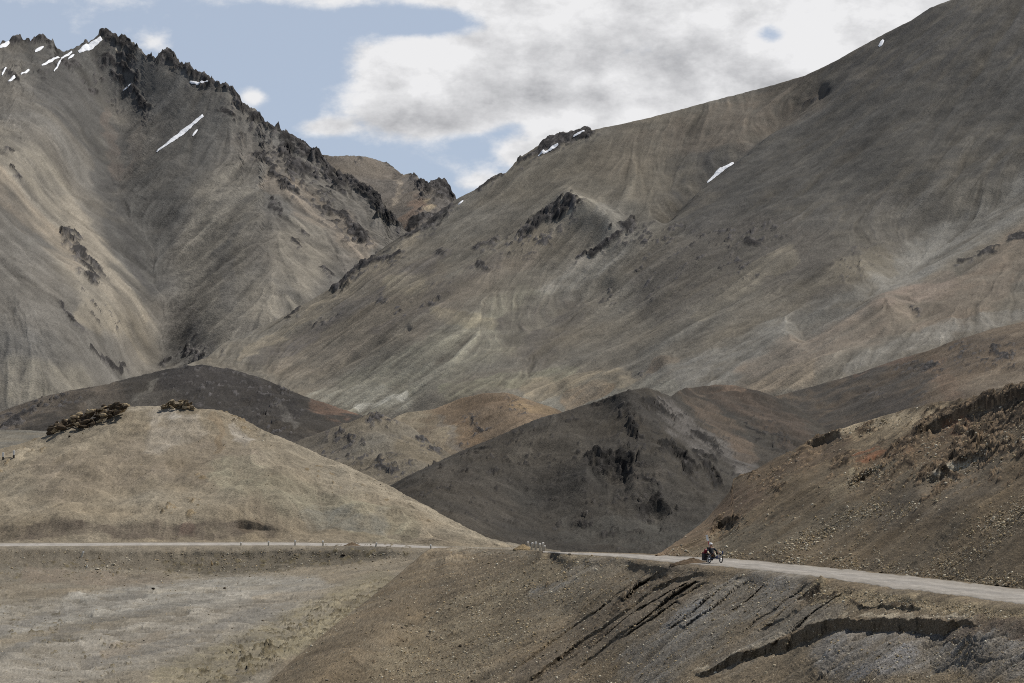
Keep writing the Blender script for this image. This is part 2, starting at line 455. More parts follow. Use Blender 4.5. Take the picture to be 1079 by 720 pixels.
# the big left mountain with its rocky crest
SH['left'] = Sheet('left_mountain',
    top=[(-160, 60), (-90, 40), (-40, 50), (-15, 44), (0, 46.4), (3.5, 43), (6, 45.7), (12, 42), (15, 37.4), (21, 38), (23.6, 43.6), (30, 43), (32.7, 45.7), (36, 41), (46, 38), (54, 43), (55.6, 41), (60, 50),
         (68, 54), (78, 51), (87.6, 46.4), (91, 41), (93, 45), (104, 36.7), (107, 33), (115, 34), (117, 36), (121, 34.6), (125, 41), (128, 36), (132, 36), (137.6, 45), (141, 43.6),
         (144.6, 50.6), (150, 54), (154, 62), (157, 57), (160, 59), (163, 63), (171, 54), (178, 53), (183, 58), (189, 65.7), (194.5, 69), (198, 68.5), (204, 77), (207, 77.5), (215, 79),
         (222, 81.7), (229, 88), (236, 90), (244.5, 95), (253, 105), (257, 114), (268, 114), (272, 118), (279, 132), (289, 137), (300, 141), (302, 138), (308, 145.7), (322, 153),
         (333, 161.5), (345, 172), (356, 181), (375, 191), (395, 203), (405, 215), (410, 227), (420, 237), (430, 246), (440, 256), (460, 275)],
    bottom=[(-160, 500), (0, 490), (120, 460), (250, 430), (360, 345), (460, 290)],
    pts=[(-150, 55, 3000), (0, 46, 3000), (55, 45, 3040), (115, 34, 3070), (178, 53, 3020), (250, 100, 2900), (333, 162, 2800), (405, 217, 2650), (440, 256, 2560),
         (-150, 200, 2380), (-150, 460, 1850), (0, 120, 2680), (0, 200, 2350), (0, 300, 2130), (0, 430, 1950), (60, 330, 2110), (100, 400, 2060), (150, 410, 2170), (50, 150, 2640), (40, 200, 2480), (80, 260, 2380), (120, 310, 2310),
         (115, 190, 2740), (135, 280, 2480), (163, 340, 2370), (165, 240, 2610), (160, 180, 2750), (165, 385, 2280), (110, 110, 2950), (70, 95, 2890),
         (200, 250, 2570), (200, 180, 2730), (250, 200, 2650), (280, 280, 2400), (300, 230, 2540), (220, 330, 2330), (350, 230, 2590), (330, 280, 2420), (280, 350, 2250), (200, 400, 2200), (240, 150, 2800), (180, 110, 2900)],
    base=(91, 86, 78), x0=-150, x1=455, rough_top=1.6, seed=5, relief=0.05, grey=0.5, illum=0.72,
    tints=[([(60, 60), (130, 80), (200, 100)], 40, (78, 76, 72), 1.05), ([(60, 90), (118, 160), (130, 230), (150, 300)], 26, (72, 70, 67), 1.15), ([(215, 130), (165, 210), (150, 270)], 34, (76, 74, 70), 1.1), ([(118, 190), (135, 250), (152, 310)], 9, (66, 64, 62), 0.9),
           ([(110, 120), (124, 180)], 7, (98, 82, 70), 0.5), ([(150, 130), (132, 185)], 5, (96, 84, 72), 0.4),
           ([(-60, 130), (30, 180), (85, 270), (130, 330)], 30, (122, 112, 93), 0.7), ([(-20, 170), (40, 240), (80, 270)], 14, (124, 106, 82), 0.5), ([(70, 215), (120, 300), (155, 350)], 12, (124, 112, 92), 0.7),
           ([(90, 330), (150, 345), (160, 370)], 14, (120, 108, 86), 0.6), ([(10, 290), (70, 360)], 22, (92, 87, 79), 0.6), ([(20, 400), (70, 410)], 30, (112, 104, 86), 0.7),
           ([(240, 210), (220, 290), (260, 350)], 40, (112, 104, 88), 0.6), ([(320, 260), (290, 320)], 36, (114, 105, 88), 0.7), ([(290, 190), (350, 230), (380, 262)], 16, (118, 102, 82), 0.7), ([(255, 150), (300, 175)], 14, (102, 92, 80), 0.5),
           ([(235, 260), (245, 320)], 9, (90, 86, 80), 0.6), ([(262, 230), (225, 270)], 5, (92, 88, 81), 0.6), ([(165, 350), (170, 400)], 12, (92, 86, 76), 0.7), ([(345, 240), (370, 285)], 5, (98, 90, 80), 0.6),
           ([(132, 52), (128, 50)], 4, (140, 128, 108), 0.7), ([(176, 366), (200, 385)], 12, (82, 79, 74), 0.7)],
    rocks=[([(104, 37), (120, 38), (132, 42), (146, 54)], 6, 6), ([(165, 62), (178, 57), (190, 68), (205, 80), (222, 86), (240, 97), (258, 118), (275, 128), (290, 142)], 6.5, 6),
           ([(296, 143), (318, 156), (335, 168)], 6.5, 5), ([(108, 68), (112, 58)], 6, 5), ([(118, 62), (128, 72), (138, 84)], 6.5, 5), ([(130, 56), (142, 66)], 5, 4), ([(115, 80), (126, 86)], 4, 3), ([(136, 95), (147, 102), (152, 108)], 5.5, 4),
           ([(10, 43), (24, 43), (32, 46)], 3, 3), ([(36, 45), (46, 42), (56, 48)], 5, 4), ([(62, 54), (56, 60)], 2.5, 2), ([(66, 68), (76, 72)], 5, 3), ([(76, 60), (80, 72)], 3, 2), ([(90, 43), (88, 48)], 2, 2),
           ([(157, 60), (162, 66)], 2.5, 3), ([(100, 95), (102, 99)], 2.5, 2), ([(8, 78), (14, 84)], 4, 2),
           ([(335, 170), (350, 186), (360, 196)], 7, 4.5), ([(360, 186), (380, 198), (395, 208), (405, 222), (418, 236)], 6.5, 5), ([(300, 160), (312, 172), (322, 182)], 8, 4), ([(270, 160), (290, 182), (310, 202)], 5, 3.5),
           ([(346, 216), (358, 226), (370, 240), (384, 254)], 6, 4), ([(284, 214), (297, 224)], 3.5, 2.5), ([(70, 246), (78, 258), (86, 270), (97, 286), (103, 297)], 4.5, 3.5), ([(70, 250), (82, 254)], 5, 3),
           ([(12, 176), (24, 192)], 2.5, 2), ([(5, 155), (10, 158)], 2, 1.5), ([(236, 118), (246, 124)], 4, 2), ([(62, 318), (90, 350)], 2.2, 1.5), ([(96, 368), (126, 392)], 3, 2), ([(316, 240), (322, 246)], 2.5, 2),
           ([(196, 366), (210, 376)], 4, 2), ([(180, 375), (170, 385)], 3, 2), ([(340, 278), (348, 290)], 2.5, 1.5), ([(310, 254), (318, 260)], 2, 1.5)],
    specks=[([(290, 170), (340, 200)], 26, 0.32), ([(250, 125), (275, 150)], 16, 0.25), ([(100, 85), (150, 115)], 22, 0.14), ([(200, 370)], 22, 0.2), ([(350, 225), (375, 250)], 12, 0.3), ([(90, 300), (120, 340)], 14, 0.12), ([(20, 75), (60, 72)], 18, 0.12)],
    streak=0.15, streak_h=0.55, contrast=0.24, grain=0.045, bump=0.6, back=(0.6, 600))

# the long smooth mountain that fills the right half
SH['right'] = Sheet('right_mountain',
    top=[(60, 455), (150, 404), (217, 377), (236, 362), (294.5, 336), (351.5, 302), (378, 281.5), (411, 256), (439, 241), (467, 222), (480, 210.4), (505, 198), (513, 191), (522, 184.7), (533, 182.6), (545.4, 168.7),
         (552, 163), (563.5, 156), (580, 144.5), (587, 142.5), (603, 138.5), (620, 136), (624, 137.5), (636.7, 134.5), (681, 125), (737, 110), (806, 92), (848, 79.5), (883, 63), (933, 35), (960, 21.7), (980, 8.3), (1000, .7), (1045, -14),
         (1090, -16), (1200, 25), (1260, 50)],
    bottom=[(60, 480), (300, 470), (700, 470), (1260, 470)],
    pts=[(60, 455, 1600), (217, 377, 1850), (351, 302, 2000), (480, 210, 2100), (620, 136, 2140), (737, 110, 2150), (870, 70, 2150), (1000, 0, 2130), (1100, -14, 2080), (1260, 50, 1850),
         (350, 437, 1680), (600, 432, 1500), (650, 330, 1740), (800, 425, 1340), (480, 390, 1660), (400, 380, 1760), (450, 300, 1890), (550, 330, 1790), (540, 230, 1990),
         (900, 200, 1800), (1000, 150, 1830), (980, 190, 1760), (1045, 100, 1900), (1100, 60, 1930), (1100, 130, 1800), (1000, 250, 1650), (900, 300, 1550), (800, 250, 1740), (744, 182, 2000), (700, 230, 1900), (600, 215, 1980), (640, 265, 1870), (773, 163, 2020), (823, 123, 2090),
         (1079, 190, 1700), (960, 272, 1620), (850, 345, 1480), (720, 397, 1440), (1150, 150, 1700),
         (1079, 240, 1600), (1000, 290, 1530), (930, 335, 1440), (860, 385, 1360), (1079, 340, 1390), (900, 400, 1310), (1079, 460, 1200), (1260, 300, 1380), (1260, 460, 1150), (100, 480, 1500), (700, 470, 1300)],
    base=(92, 86, 75), x0=80, x1=1240, seed=8, relief=0.035, grey=0.3, illum=0.68, rough_top=0.25, wl=80,
    tints=[([(760, 190), (860, 130), (1000, 60), (1079, 60)], 80, (64, 62, 59), 0.9), ([(820, 210), (940, 150), (1060, 130)], 70, (66, 64, 60), 0.8), ([(760, 250), (860, 260), (960, 230)], 40, (74, 71, 66), 0.6),  # cloud shadow over summit and dome, painted in as dark tints
           ([(640, 170), (780, 125), (850, 100)], 24, (92, 82, 69), 0.6), ([(560, 190), (680, 180)], 40, (88, 82, 70), 0.5),
           ([(1090, 195), (1020, 240), (960, 280), (880, 330), (790, 375), (700, 410)], 24, (98, 95, 88), 0.95), ([(700, 412), (600, 420), (520, 425)], 14, (108, 104, 92), 0.7),
           ([(640, 232), (655, 250), (625, 280), (570, 320), (520, 355), (440, 400)], 14, (103, 99, 90), 0.95), ([(560, 330), (480, 370), (380, 420)], 30, (108, 104, 88), 0.7),
           ([(370, 300), (450, 290), (400, 340), (300, 380)], 24, (100, 90, 76), 0.5), ([(560, 270), (500, 300), (440, 350)], 10, (104, 93, 80), 0.4),
           ([(440, 250), (330, 330), (250, 378)], 5, (112, 102, 84), 0.6), ([(470, 265), (400, 310), (330, 350), (270, 380)], 8, (80, 75, 70), 0.7),
           ([(530, 270), (480, 300), (400, 350)], 8, (78, 72, 66), 0.6), ([(410, 300), (440, 298)], 10, (120, 110, 88), 0.5),
           ([(520, 340), (460, 330)], 9, (116, 106, 82), 0.4), ([(470, 412), (540, 402), (600, 392)], 8, (112, 110, 86), 0.4), ([(330, 425), (400, 415), (420, 425)], 12, (116, 112, 98), 0.7), ([(380, 430), (430, 416)], 4, (150, 146, 132), 0.6),
           ([(600, 222), (620, 225)], 12, (120, 114, 100), 0.7), ([(660, 250), (600, 285)], 7, (110, 104, 93), 0.7), ([(505, 230), (475, 250)], 6, (112, 106, 94), 0.6),
           ([(700, 300), (790, 260), (860, 280)], 42, (76, 71, 64), 0.75), ([(740, 330), (830, 270)], 12, (104, 96, 80), 0.5), ([(850, 300), (930, 270)], 12, (96, 88, 72), 0.5),
           ([(540, 345), (560, 330), (600, 330), (560, 370)], 20, (78, 73, 66), 0.8),
           ([(560, 412), (610, 405), (660, 400)], 12, (116, 104, 82), 0.7), ([(690, 385), (710, 380)], 7, (110, 95, 78), 0.6), ([(640, 412), (600, 422)], 8, (118, 100, 76), 0.7),
           ([(800, 400), (880, 350), (960, 320), (1000, 330)], 26, (104, 92, 78), 0.75), ([(800, 408), (850, 395)], 14, (114, 101, 82), 0.6), ([(930, 320), (1000, 300)], 14, (106, 92, 80), 0.7),
           ([(1079, 260), (1040, 300), (1000, 330)], 26, (98, 86, 72), 0.8), ([(1079, 330), (980, 352), (900, 385)], 9, (100, 96, 88), 0.8), ([(935, 374), (965, 366)], 2.5, (114, 109, 100), 0.4),
           ([(980, 330), (1010, 320), (1060, 300)], 9, (84, 77, 67), 0.5)],
    rocks=[([(545, 170), (560, 162), (580, 150), (600, 143), (618, 138)], 5.5, 4), ([(507, 199), (520, 189), (532, 185)], 3, 2.5), ([(478, 214), (462, 228), (447, 238)], 4, 3), ([(440, 243), (425, 252)], 3, 2.5),
           ([(420, 266), (398, 275), (380, 285)], 4, 3), ([(376, 284), (366, 294), (354, 303)], 5, 4.5), ([(318, 323), (300, 333)], 2.5, 2), ([(235, 363), (230, 367)], 2.5, 2),
           ([(598, 222), (580, 232), (566, 238)], 8, 5), ([(565, 238), (552, 246)], 4, 3), ([(520, 252), (503, 263)], 4.5, 3.5), ([(668, 238), (655, 248), (640, 256), (625, 266)], 5.5, 4), ([(615, 268), (608, 272)], 4, 3),
           ([(850, 98), (862, 94)], 1.8, 2), ([(505, 280), (512, 282)], 4, 2.5), ([(470, 262), (464, 267)], 3, 2), ([(790, 250), (800, 254)], 3, 2), ([(1079, 246), (1060, 255)], 3, 2), ([(1048, 263), (1010, 280)], 2.2, 2),
           ([(400, 318), (408, 312)], 2, 1.5), ([(335, 340), (338, 338)], 2, 1.5), ([(905, 261)], 2, 1), ([(958, 328), (968, 330)], 1.6, 1)],
    specks=[([(600, 225), (570, 245), (540, 260)], 16, 0.3), ([(680, 245), (740, 250), (820, 245)], 14, 0.22), ([(640, 300), (700, 290), (800, 270)], 30, 0.06), ([(890, 280), (920, 265)], 14, 0.2), ([(420, 330), (470, 300)], 12, 0.16), ([(640, 420), (700, 382)], 6, 0.1), ([(330, 345), (350, 335)], 8, 0.2)],
    grooves=[([(865, 94), (823, 122), (773, 161), (744, 182), (700, 225)], 7, -9), ([(1079, 190), (960, 275), (850, 345)], 14, -7), ([(430, 345), (330, 400)], 2.5, -2.5), ([(640, 300), (560, 345)], 6, -3)],
    bumps=[([(600, 218), (640, 240)], 14, 9), ([(650, 400), (600, 408)], 10, 4), ([(700, 382)], 9, 3.5), ([(930, 325)], 22, 5)],
    streak=0.15, streak_h=0.5, contrast=0.24, grain=0.045, bump=0.6, patchy=0.09, mottle=0.06, back=(0.6, 600))

# the brown shoulder on the right, dark at its foot
SH['shoulder'] = Sheet('brown_shoulder',
    top=[(700, 470), (770, 440), (816, 418), (872, 403), (905, 393), (946.7, 378), (974.6, 371), (1002, 360), (1044, 347), (1079, 339), (1160, 318), (1250, 300)],
    bottom=[(700, 540), (1250, 520)],
    pts=[(700, 470, 860), (816, 418, 880), (905, 393, 900), (1002, 360, 900), (1079, 339, 890), (1250, 300, 860), (700, 540, 760), (850, 450, 820), (950, 440, 775), (1000, 420, 770), (1079, 420, 740), (1250, 500, 640), (900, 520, 690), (960, 400, 850), (880, 430, 850)],
    base=(90, 78, 64), x0=740, x1=1240, seed=12, relief=0.05, illum=0.76,
    tints=[([(830, 430), (900, 412), (950, 400)], 34, (60, 56, 51), 0.95), ([(850, 460), (930, 450)], 34, (57, 53, 48), 0.95), ([(985, 385), (1005, 420)], 12, (100, 82, 66), 0.5), ([(1040, 352), (1079, 345)], 8, (112, 98, 80), 0.5), ([(1040, 410), (1079, 400)], 22, (98, 88, 74), 0.6),
           ([(960, 372), (900, 392)], 5, (88, 72, 60), 0.7), ([(940, 425), (975, 440)], 14, (64, 59, 54), 0.8)],
    rocks=[([(976, 385), (984, 388)], 4, 3), ([(1046, 370), (1056, 374)], 4.5, 3), ([(1064, 372)], 3, 2)],
    specks=[([(950, 386), (985, 390)], 12, 0.32), ([(1010, 372), (1079, 376)], 16, 0.3), ([(915, 412), (925, 415)], 8, 0.2), ([(975, 415), (985, 422)], 8, 0.2)], back=(0.4, 200))

# the dark low hill behind the bright one on the left, and the flat behind it
SH['flat'] = Sheet('valley_floor',
    top=[(-160, 452.5), (60, 451), (140, 460), (260, 492)], bottom=[(-160, 515), (260, 520)],
    pts=[(-160, 452, 820), (0, 452, 820), (450, 448, 820), (-160, 515, 445), (0, 513, 445), (450, 520, 430), (0, 475, 600)],
    base=(104, 99, 88), x0=-150, x1=255, seed=14, relief=0.01, illum=0.9, back=(0.02, 100), streak_h=0.1)
SH['darkleft'] = Sheet('dark_rounded_hill',
    top=[(-160, 470), (-60, 452), (0, 434), (50, 417), (111, 405), (133, 399), (178, 388.5), (211, 386.4), (242, 389), (278, 399), (299.5, 409), (335.6, 423), (366, 432.5), (380, 437), (400, 448), (430, 470)],
    bottom=[(-160, 480), (0, 457), (50, 456), (130, 475), (430, 500)],
    pts=[(-160, 470, 860), (0, 434, 860), (50, 417, 870), (133, 399, 880), (211, 386, 890), (300, 409, 870), (380, 437, 840), (430, 470, 800), (-100, 480, 800), (0, 457, 800), (60, 455, 800), (200, 470, 770), (311, 466, 770), (400, 490, 760), (150, 425, 840), (250, 430, 830)],
    base=(56, 52, 47), x0=-150, x1=425, seed=16, relief=0.05, illum=0.76, rough_top=0.6,
    tints=[([(180, 395), (230, 400), (300, 425)], 22, (47, 44, 42), 0.9), ([(200, 425), (260, 440)], 22, (50, 47, 44), 0.8), ([(0, 440), (60, 428), (120, 412)], 14, (88, 79, 68), 0.7), ([(100, 430), (160, 420)], 10, (74, 70, 64), 0.6),
           ([(290, 425), (310, 450)], 5, (88, 84, 78), 0.7), ([(330, 425), (370, 437)], 6, (92, 72, 58), 0.8), ([(140, 420), (165, 402)], 2.5, (90, 86, 78), 0.6)],
    rocks=[([(4, 448), (18, 442), (35, 434)], 4, 3), ([(0, 438), (12, 432)], 2.5, 2), ([(200, 387), (222, 388)], 2.2, 2)],
    specks=[([(190, 400), (260, 410), (300, 430)], 26, 0.22), ([(50, 425), (90, 415)], 12, 0.25), ([(280, 440), (300, 455)], 14, 0.2), ([(20, 440), (45, 430)], 10, 0.3)], back=(0.4, 150))

# the orange hill and the small rocky one in front of it
SH['orange'] = Sheet('orange_hill',
    top=[(380, 470), (419, 438), (430, 434), (458, 431), (485.7, 420), (508, 415), (533, 414), (552, 419), (574.7, 427), (590, 433), (640, 465)],
    bottom=[(380, 480), (420, 500), (640, 500)],
    pts=[(380, 470, 900), (430, 434, 940), (485, 420, 950), (533, 414, 940), (590, 433, 910), (640, 465, 880), (470, 478, 850), (430, 480, 860), (540, 460, 850), (640, 500, 830), (500, 500, 830), (475, 450, 905)],
    base=(96, 82, 65), x0=395, x1=640, seed=18, relief=0.05, illum=0.76,
    tints=[([(430, 440), (455, 450), (470, 465)], 16, (104, 95, 78), 0.85), ([(490, 425), (540, 425)], 8, (92, 76, 58), 0.8), ([(485, 450), (500, 465)], 10, (104, 85, 62), 0.7), ([(466, 445), (485, 475)], 4, (100, 94, 86), 0.6), ([(545, 425), (580, 432)], 8, (110, 92, 66), 0.7)],
    rocks=[([(498, 446), (506, 452)], 2.6, 2), ([(502, 458)], 2, 2)],
    specks=[([(490, 444), (508, 450)], 9, 0.32), ([(535, 424), (552, 434)], 8, 0.3), ([(470, 470), (500, 466)], 8, 0.1)], back=(0.4, 150))
SH['rocky'] = Sheet('small_rocky_hill',
    top=[(270, 490), (310.6, 466), (349.5, 452), (377, 441), (390, 435), (397, 433.5), (402, 437), (412, 441), (425, 446), (436, 452), (455, 467), (472, 477), (520, 510)],
    bottom=[(270, 500), (411, 530), (520, 530)],
    pts=[(270, 490, 640), (350, 452, 660), (397, 434, 668), (436, 452, 655), (472, 477, 640), (520, 510, 610), (411, 530, 560), (330, 500, 605), (400, 480, 622), (450, 500, 590), (520, 530, 570), (280, 500, 610)],
    base=(97, 89, 75), x0=285, x1=515, seed=21, relief=0.07, illum=0.76, rough_top=0.6,
    tints=[([(320, 470), (360, 470)], 18, (80, 74, 66), 0.6), ([(430, 470), (455, 480)], 14, (102, 92, 74), 0.6)],
    rocks=[([(390, 440), (397, 444)], 3.5, 3), ([(365, 460), (372, 466)], 3.5, 3), ([(402, 488), (412, 492)], 3.5, 3)],
    specks=[([(385, 440), (410, 446)], 12, 0.35), ([(355, 456), (375, 468)], 12, 0.3), ([(395, 486), (425, 494)], 14, 0.3), ([(430, 458), (465, 475)], 9, 0.35), ([(345, 480), (380, 480)], 16, 0.25)], back=(0.4, 100))

# the dark hill in the middle with black crags
SH['dark'] = Sheet('dark_crag_hill',
    top=[(300, 580), (360, 545), (410.7, 511.5), (472, 481.5), (522, 460.6), (560, 444), (580, 437.5), (596, 433.5), (629.5, 422.5), (657, 412.5), (668, 410), (679.5, 408.5), (693, 412), (707, 418), (713, 413), (721, 409), (754.6, 405.6), (777, 406.4), (799, 412),
         (818.5, 419), (838, 428.6), (860, 444), (900, 475), (960, 520)],
    bottom=[(300, 592), (960, 600)],
    pts=[(300, 580, 440), (411, 512, 468), (472, 481, 480), (522, 460, 490), (580, 438, 500), (630, 423, 508), (680, 409, 512), (707, 419, 540), (721, 409, 580), (777, 406, 600), (838, 428, 590), (960, 520, 520),
         (300, 592, 400), (560, 590, 405), (700, 595, 405), (960, 600, 380), (560, 560, 432), (640, 560, 430), (640, 480, 468), (560, 500, 466), (690, 470, 472), (715, 450, 500), (750, 470, 500), (790, 492, 490), (700, 540, 440), (760, 540, 440), (790, 440, 565), (830, 470, 530), (660, 440, 494)],
    base=(56, 52, 46), x0=315, x1=940, seed=24, relief=0.06, illum=0.76, rough_top=0.5, wl=60,
    tints=[([(600, 560), (690, 565), (760, 555)], 16, (60, 58, 53), 0.8), ([(700, 430), (740, 465), (790, 495)], 12, (82, 78, 74), 0.85), ([(730, 420), (760, 450), (790, 480)], 11, (86, 73, 60), 0.7), ([(760, 412), (800, 430), (840, 460)], 18, (70, 60, 51), 0.85),
           ([(720, 410), (780, 407)], 4, (92, 76, 62), 0.7), ([(560, 475), (600, 470)], 24, (68, 63, 55), 0.6), ([(650, 500), (690, 500)], 16, (70, 64, 56), 0.5), ([(480, 500), (520, 530)], 26, (66, 61, 54), 0.6), ([(660, 425), (690, 440)], 14, (54, 51, 47), 0.7), ([(730, 520), (700, 545)], 12, (64, 60, 54), 0.5),
           ([(560, 540), (640, 545)], 10, (56, 53, 48), 0.6)],
    rocks=[([(632, 490), (645, 492), (660, 486)], 14, 8), ([(690, 528), (685, 538)], 10, 7), ([(704, 470), (715, 482), (728, 496)], 8, 7), ([(745, 488), (756, 510)], 6, 5), ([(738, 478), (748, 495)], 4, 2.5), ([(662, 448), (672, 462)], 5, 5), ([(682, 422), (700, 432)], 7, 5), ([(680, 500), (690, 515)], 4, 2.5),
           ([(735, 455), (760, 478)], 2.4, 2), ([(500, 477), (520, 470)], 2.2, 2), ([(790, 450), (802, 460)], 3, 2), ([(810, 455), (820, 462)], 4, 2)],
    specks=[([(640, 420), (700, 440)], 20, 0.3), ([(600, 440), (560, 455), (500, 475)], 12, 0.22), ([(660, 450), (690, 480)], 16, 0.25), ([(720, 440), (770, 490)], 16, 0.22), ([(470, 490), (600, 480)], 26, 0.12), ([(795, 440), (825, 465)], 12, 0.25), ([(620, 540), (660, 520)], 16, 0.16), ([(430, 505), (560, 540), (700, 560)], 40, 0.07), ([(640, 470), (700, 510), (690, 550)], 22, 0.16)],
    scarps=[([(618, 489), (630, 481), (645, 476), (658, 477), (668, 483)], [(618, 493), (630, 512), (645, 512), (658, 507), (668, 487)], 14, 0.5),
            ([(672, 534), (682, 523), (694, 522), (706, 532)], [(672, 537), (682, 545), (694, 547), (706, 537)], 12, 0.6),
            ([(696, 463), (708, 459), (720, 468), (736, 494)], [(696, 466), (708, 476), (720, 487), (736, 499)], 16, 0.5),
            ([(742, 484), (750, 488), (762, 507)], [(742, 487), (750, 502), (762, 513)], 12, 0.6)],
    jagged=0.5, rock_col=(36, 34, 32), streak=0.13, streak_h=0.6, frag=1.5, back=(0.5, 100))

# the bright hill on the left above the road
ROAD_FAR_TOP = [(-160, 573.2), (0, 572.4), (150, 571.6), (300, 571.4), (400, 572.6), (470, 576.2), (541, 580)]
SH['bright'] = Sheet('bright_rounded_hill',
    top=[(-160, 505), (-60, 485), (0, 473), (50, 458.5), (90, 444), (120, 433), (136, 428), (150, 428), (164, 428.5), (175, 427.5), (190, 427), (206, 431), (220, 432), (236, 433.7), (261, 444), (280, 453.7), (300, 463), (349.5, 484), (410.7, 512), (452, 534), (480, 549.6), (511, 565.5), (530, 571), (541, 576), (556, 580)],
    bottom=[(-160, 580), (0, 577.5), (150, 577), (300, 577), (400, 578.5), (470, 580), (541, 581), (556, 582)],
    pts=[(0, 510, 405), (120, 510, 402), (200, 500, 404), (300, 510, 396), (380, 540, 385), (200, 460, 425), (340, 560, 379), (440, 562, 376)],
    lines=[[(-160, 505, 422), (0, 473, 432), (50, 458.5, 436), (120, 433, 441), (190, 427, 443), (236, 434, 439), (300, 463, 428), (350, 484, 419), (411, 512, 405), (480, 549.6, 390), (541, 577, 374)],
           [(-160, 577, 371), (0, 574, 372), (150, 573, 372.5), (300, 573, 372.5), (400, 575, 369), (470, 578, 366), (556, 582, 362)],
           [(-160, 579, 369), (0, 576.5, 370), (150, 576, 370.5), (300, 576, 370.5), (400, 578, 367)],
           [(-160, 554, 379), (0, 552, 380), (100, 549, 380.5), (200, 550, 380.5), (280, 553, 380), (330, 566, 376)]],
    base=(123, 111, 90), x0=-150, x1=555, dx=1.2, dy=0.8, soft_c=9, steep=0.8, seed=27, relief=0.07, illum=0.9, rough_top=0.7, mottle=0.025, patchy=0.07, grey=0.26, streak=0.13, streak_h=0.35,
    tints=[([(-160, 562), (0, 560), (100, 560), (200, 560), (285, 558)], 10, (92, 81, 68), 0.85), ([(60, 500), (160, 480), (250, 490)], 30, (116, 104, 87), 0.6), ([(170, 440), (200, 450), (165, 465)], 16, (142, 132, 116), 0.75), ([(184, 441)], 7, (165, 158, 146), 0.7), ([(245, 450), (258, 460)], 8, (148, 140, 128), 0.6),
           ([(225, 440), (232, 468)], 5, (122, 104, 78), 0.7), ([(240, 500), (330, 530), (420, 560)], 22, (120, 114, 92), 0.6), ([(330, 545), (400, 552)], 12, (108, 106, 98), 0.5), ([(270, 530), (300, 562)], 12, (106, 94, 76), 0.6), ([(280, 455), (350, 486), (430, 525), (510, 566)], 8, (140, 128, 106), 0.7),
           ([(20, 480), (100, 470)], 10, (134, 122, 100), 0.6), ([(135, 429), (165, 429)], 5, (150, 138, 116), 0.8), ([(410, 563), (470, 572)], 4, (96, 86, 72), 0.6), ([(262, 556)], 12, (84, 70, 54), 0.7), ([(200, 558)], 10, (100, 78, 66), 0.5)],
    specks=[([(240, 436), (262, 446)], 7, 0.3), ([(170, 540), (215, 535)], 12, 0.12), ([(205, 505), (225, 508)], 8, 0.15), ([(0, 490), (40, 470)], 10, 0.08), ([(300, 480), (360, 510), (440, 545)], 8, 0.06)],
    bumps=[([(182, 428), (192, 427)], 9, 0.7)],
    scarps=[([(246, 550), (262, 549), (284, 552)], [(246, 558), (262, 559), (284, 557)], 10, 0.7)],
    rock_col=(84, 74, 58), bump=0.5, back=(0.35, 70), grain=0.06)

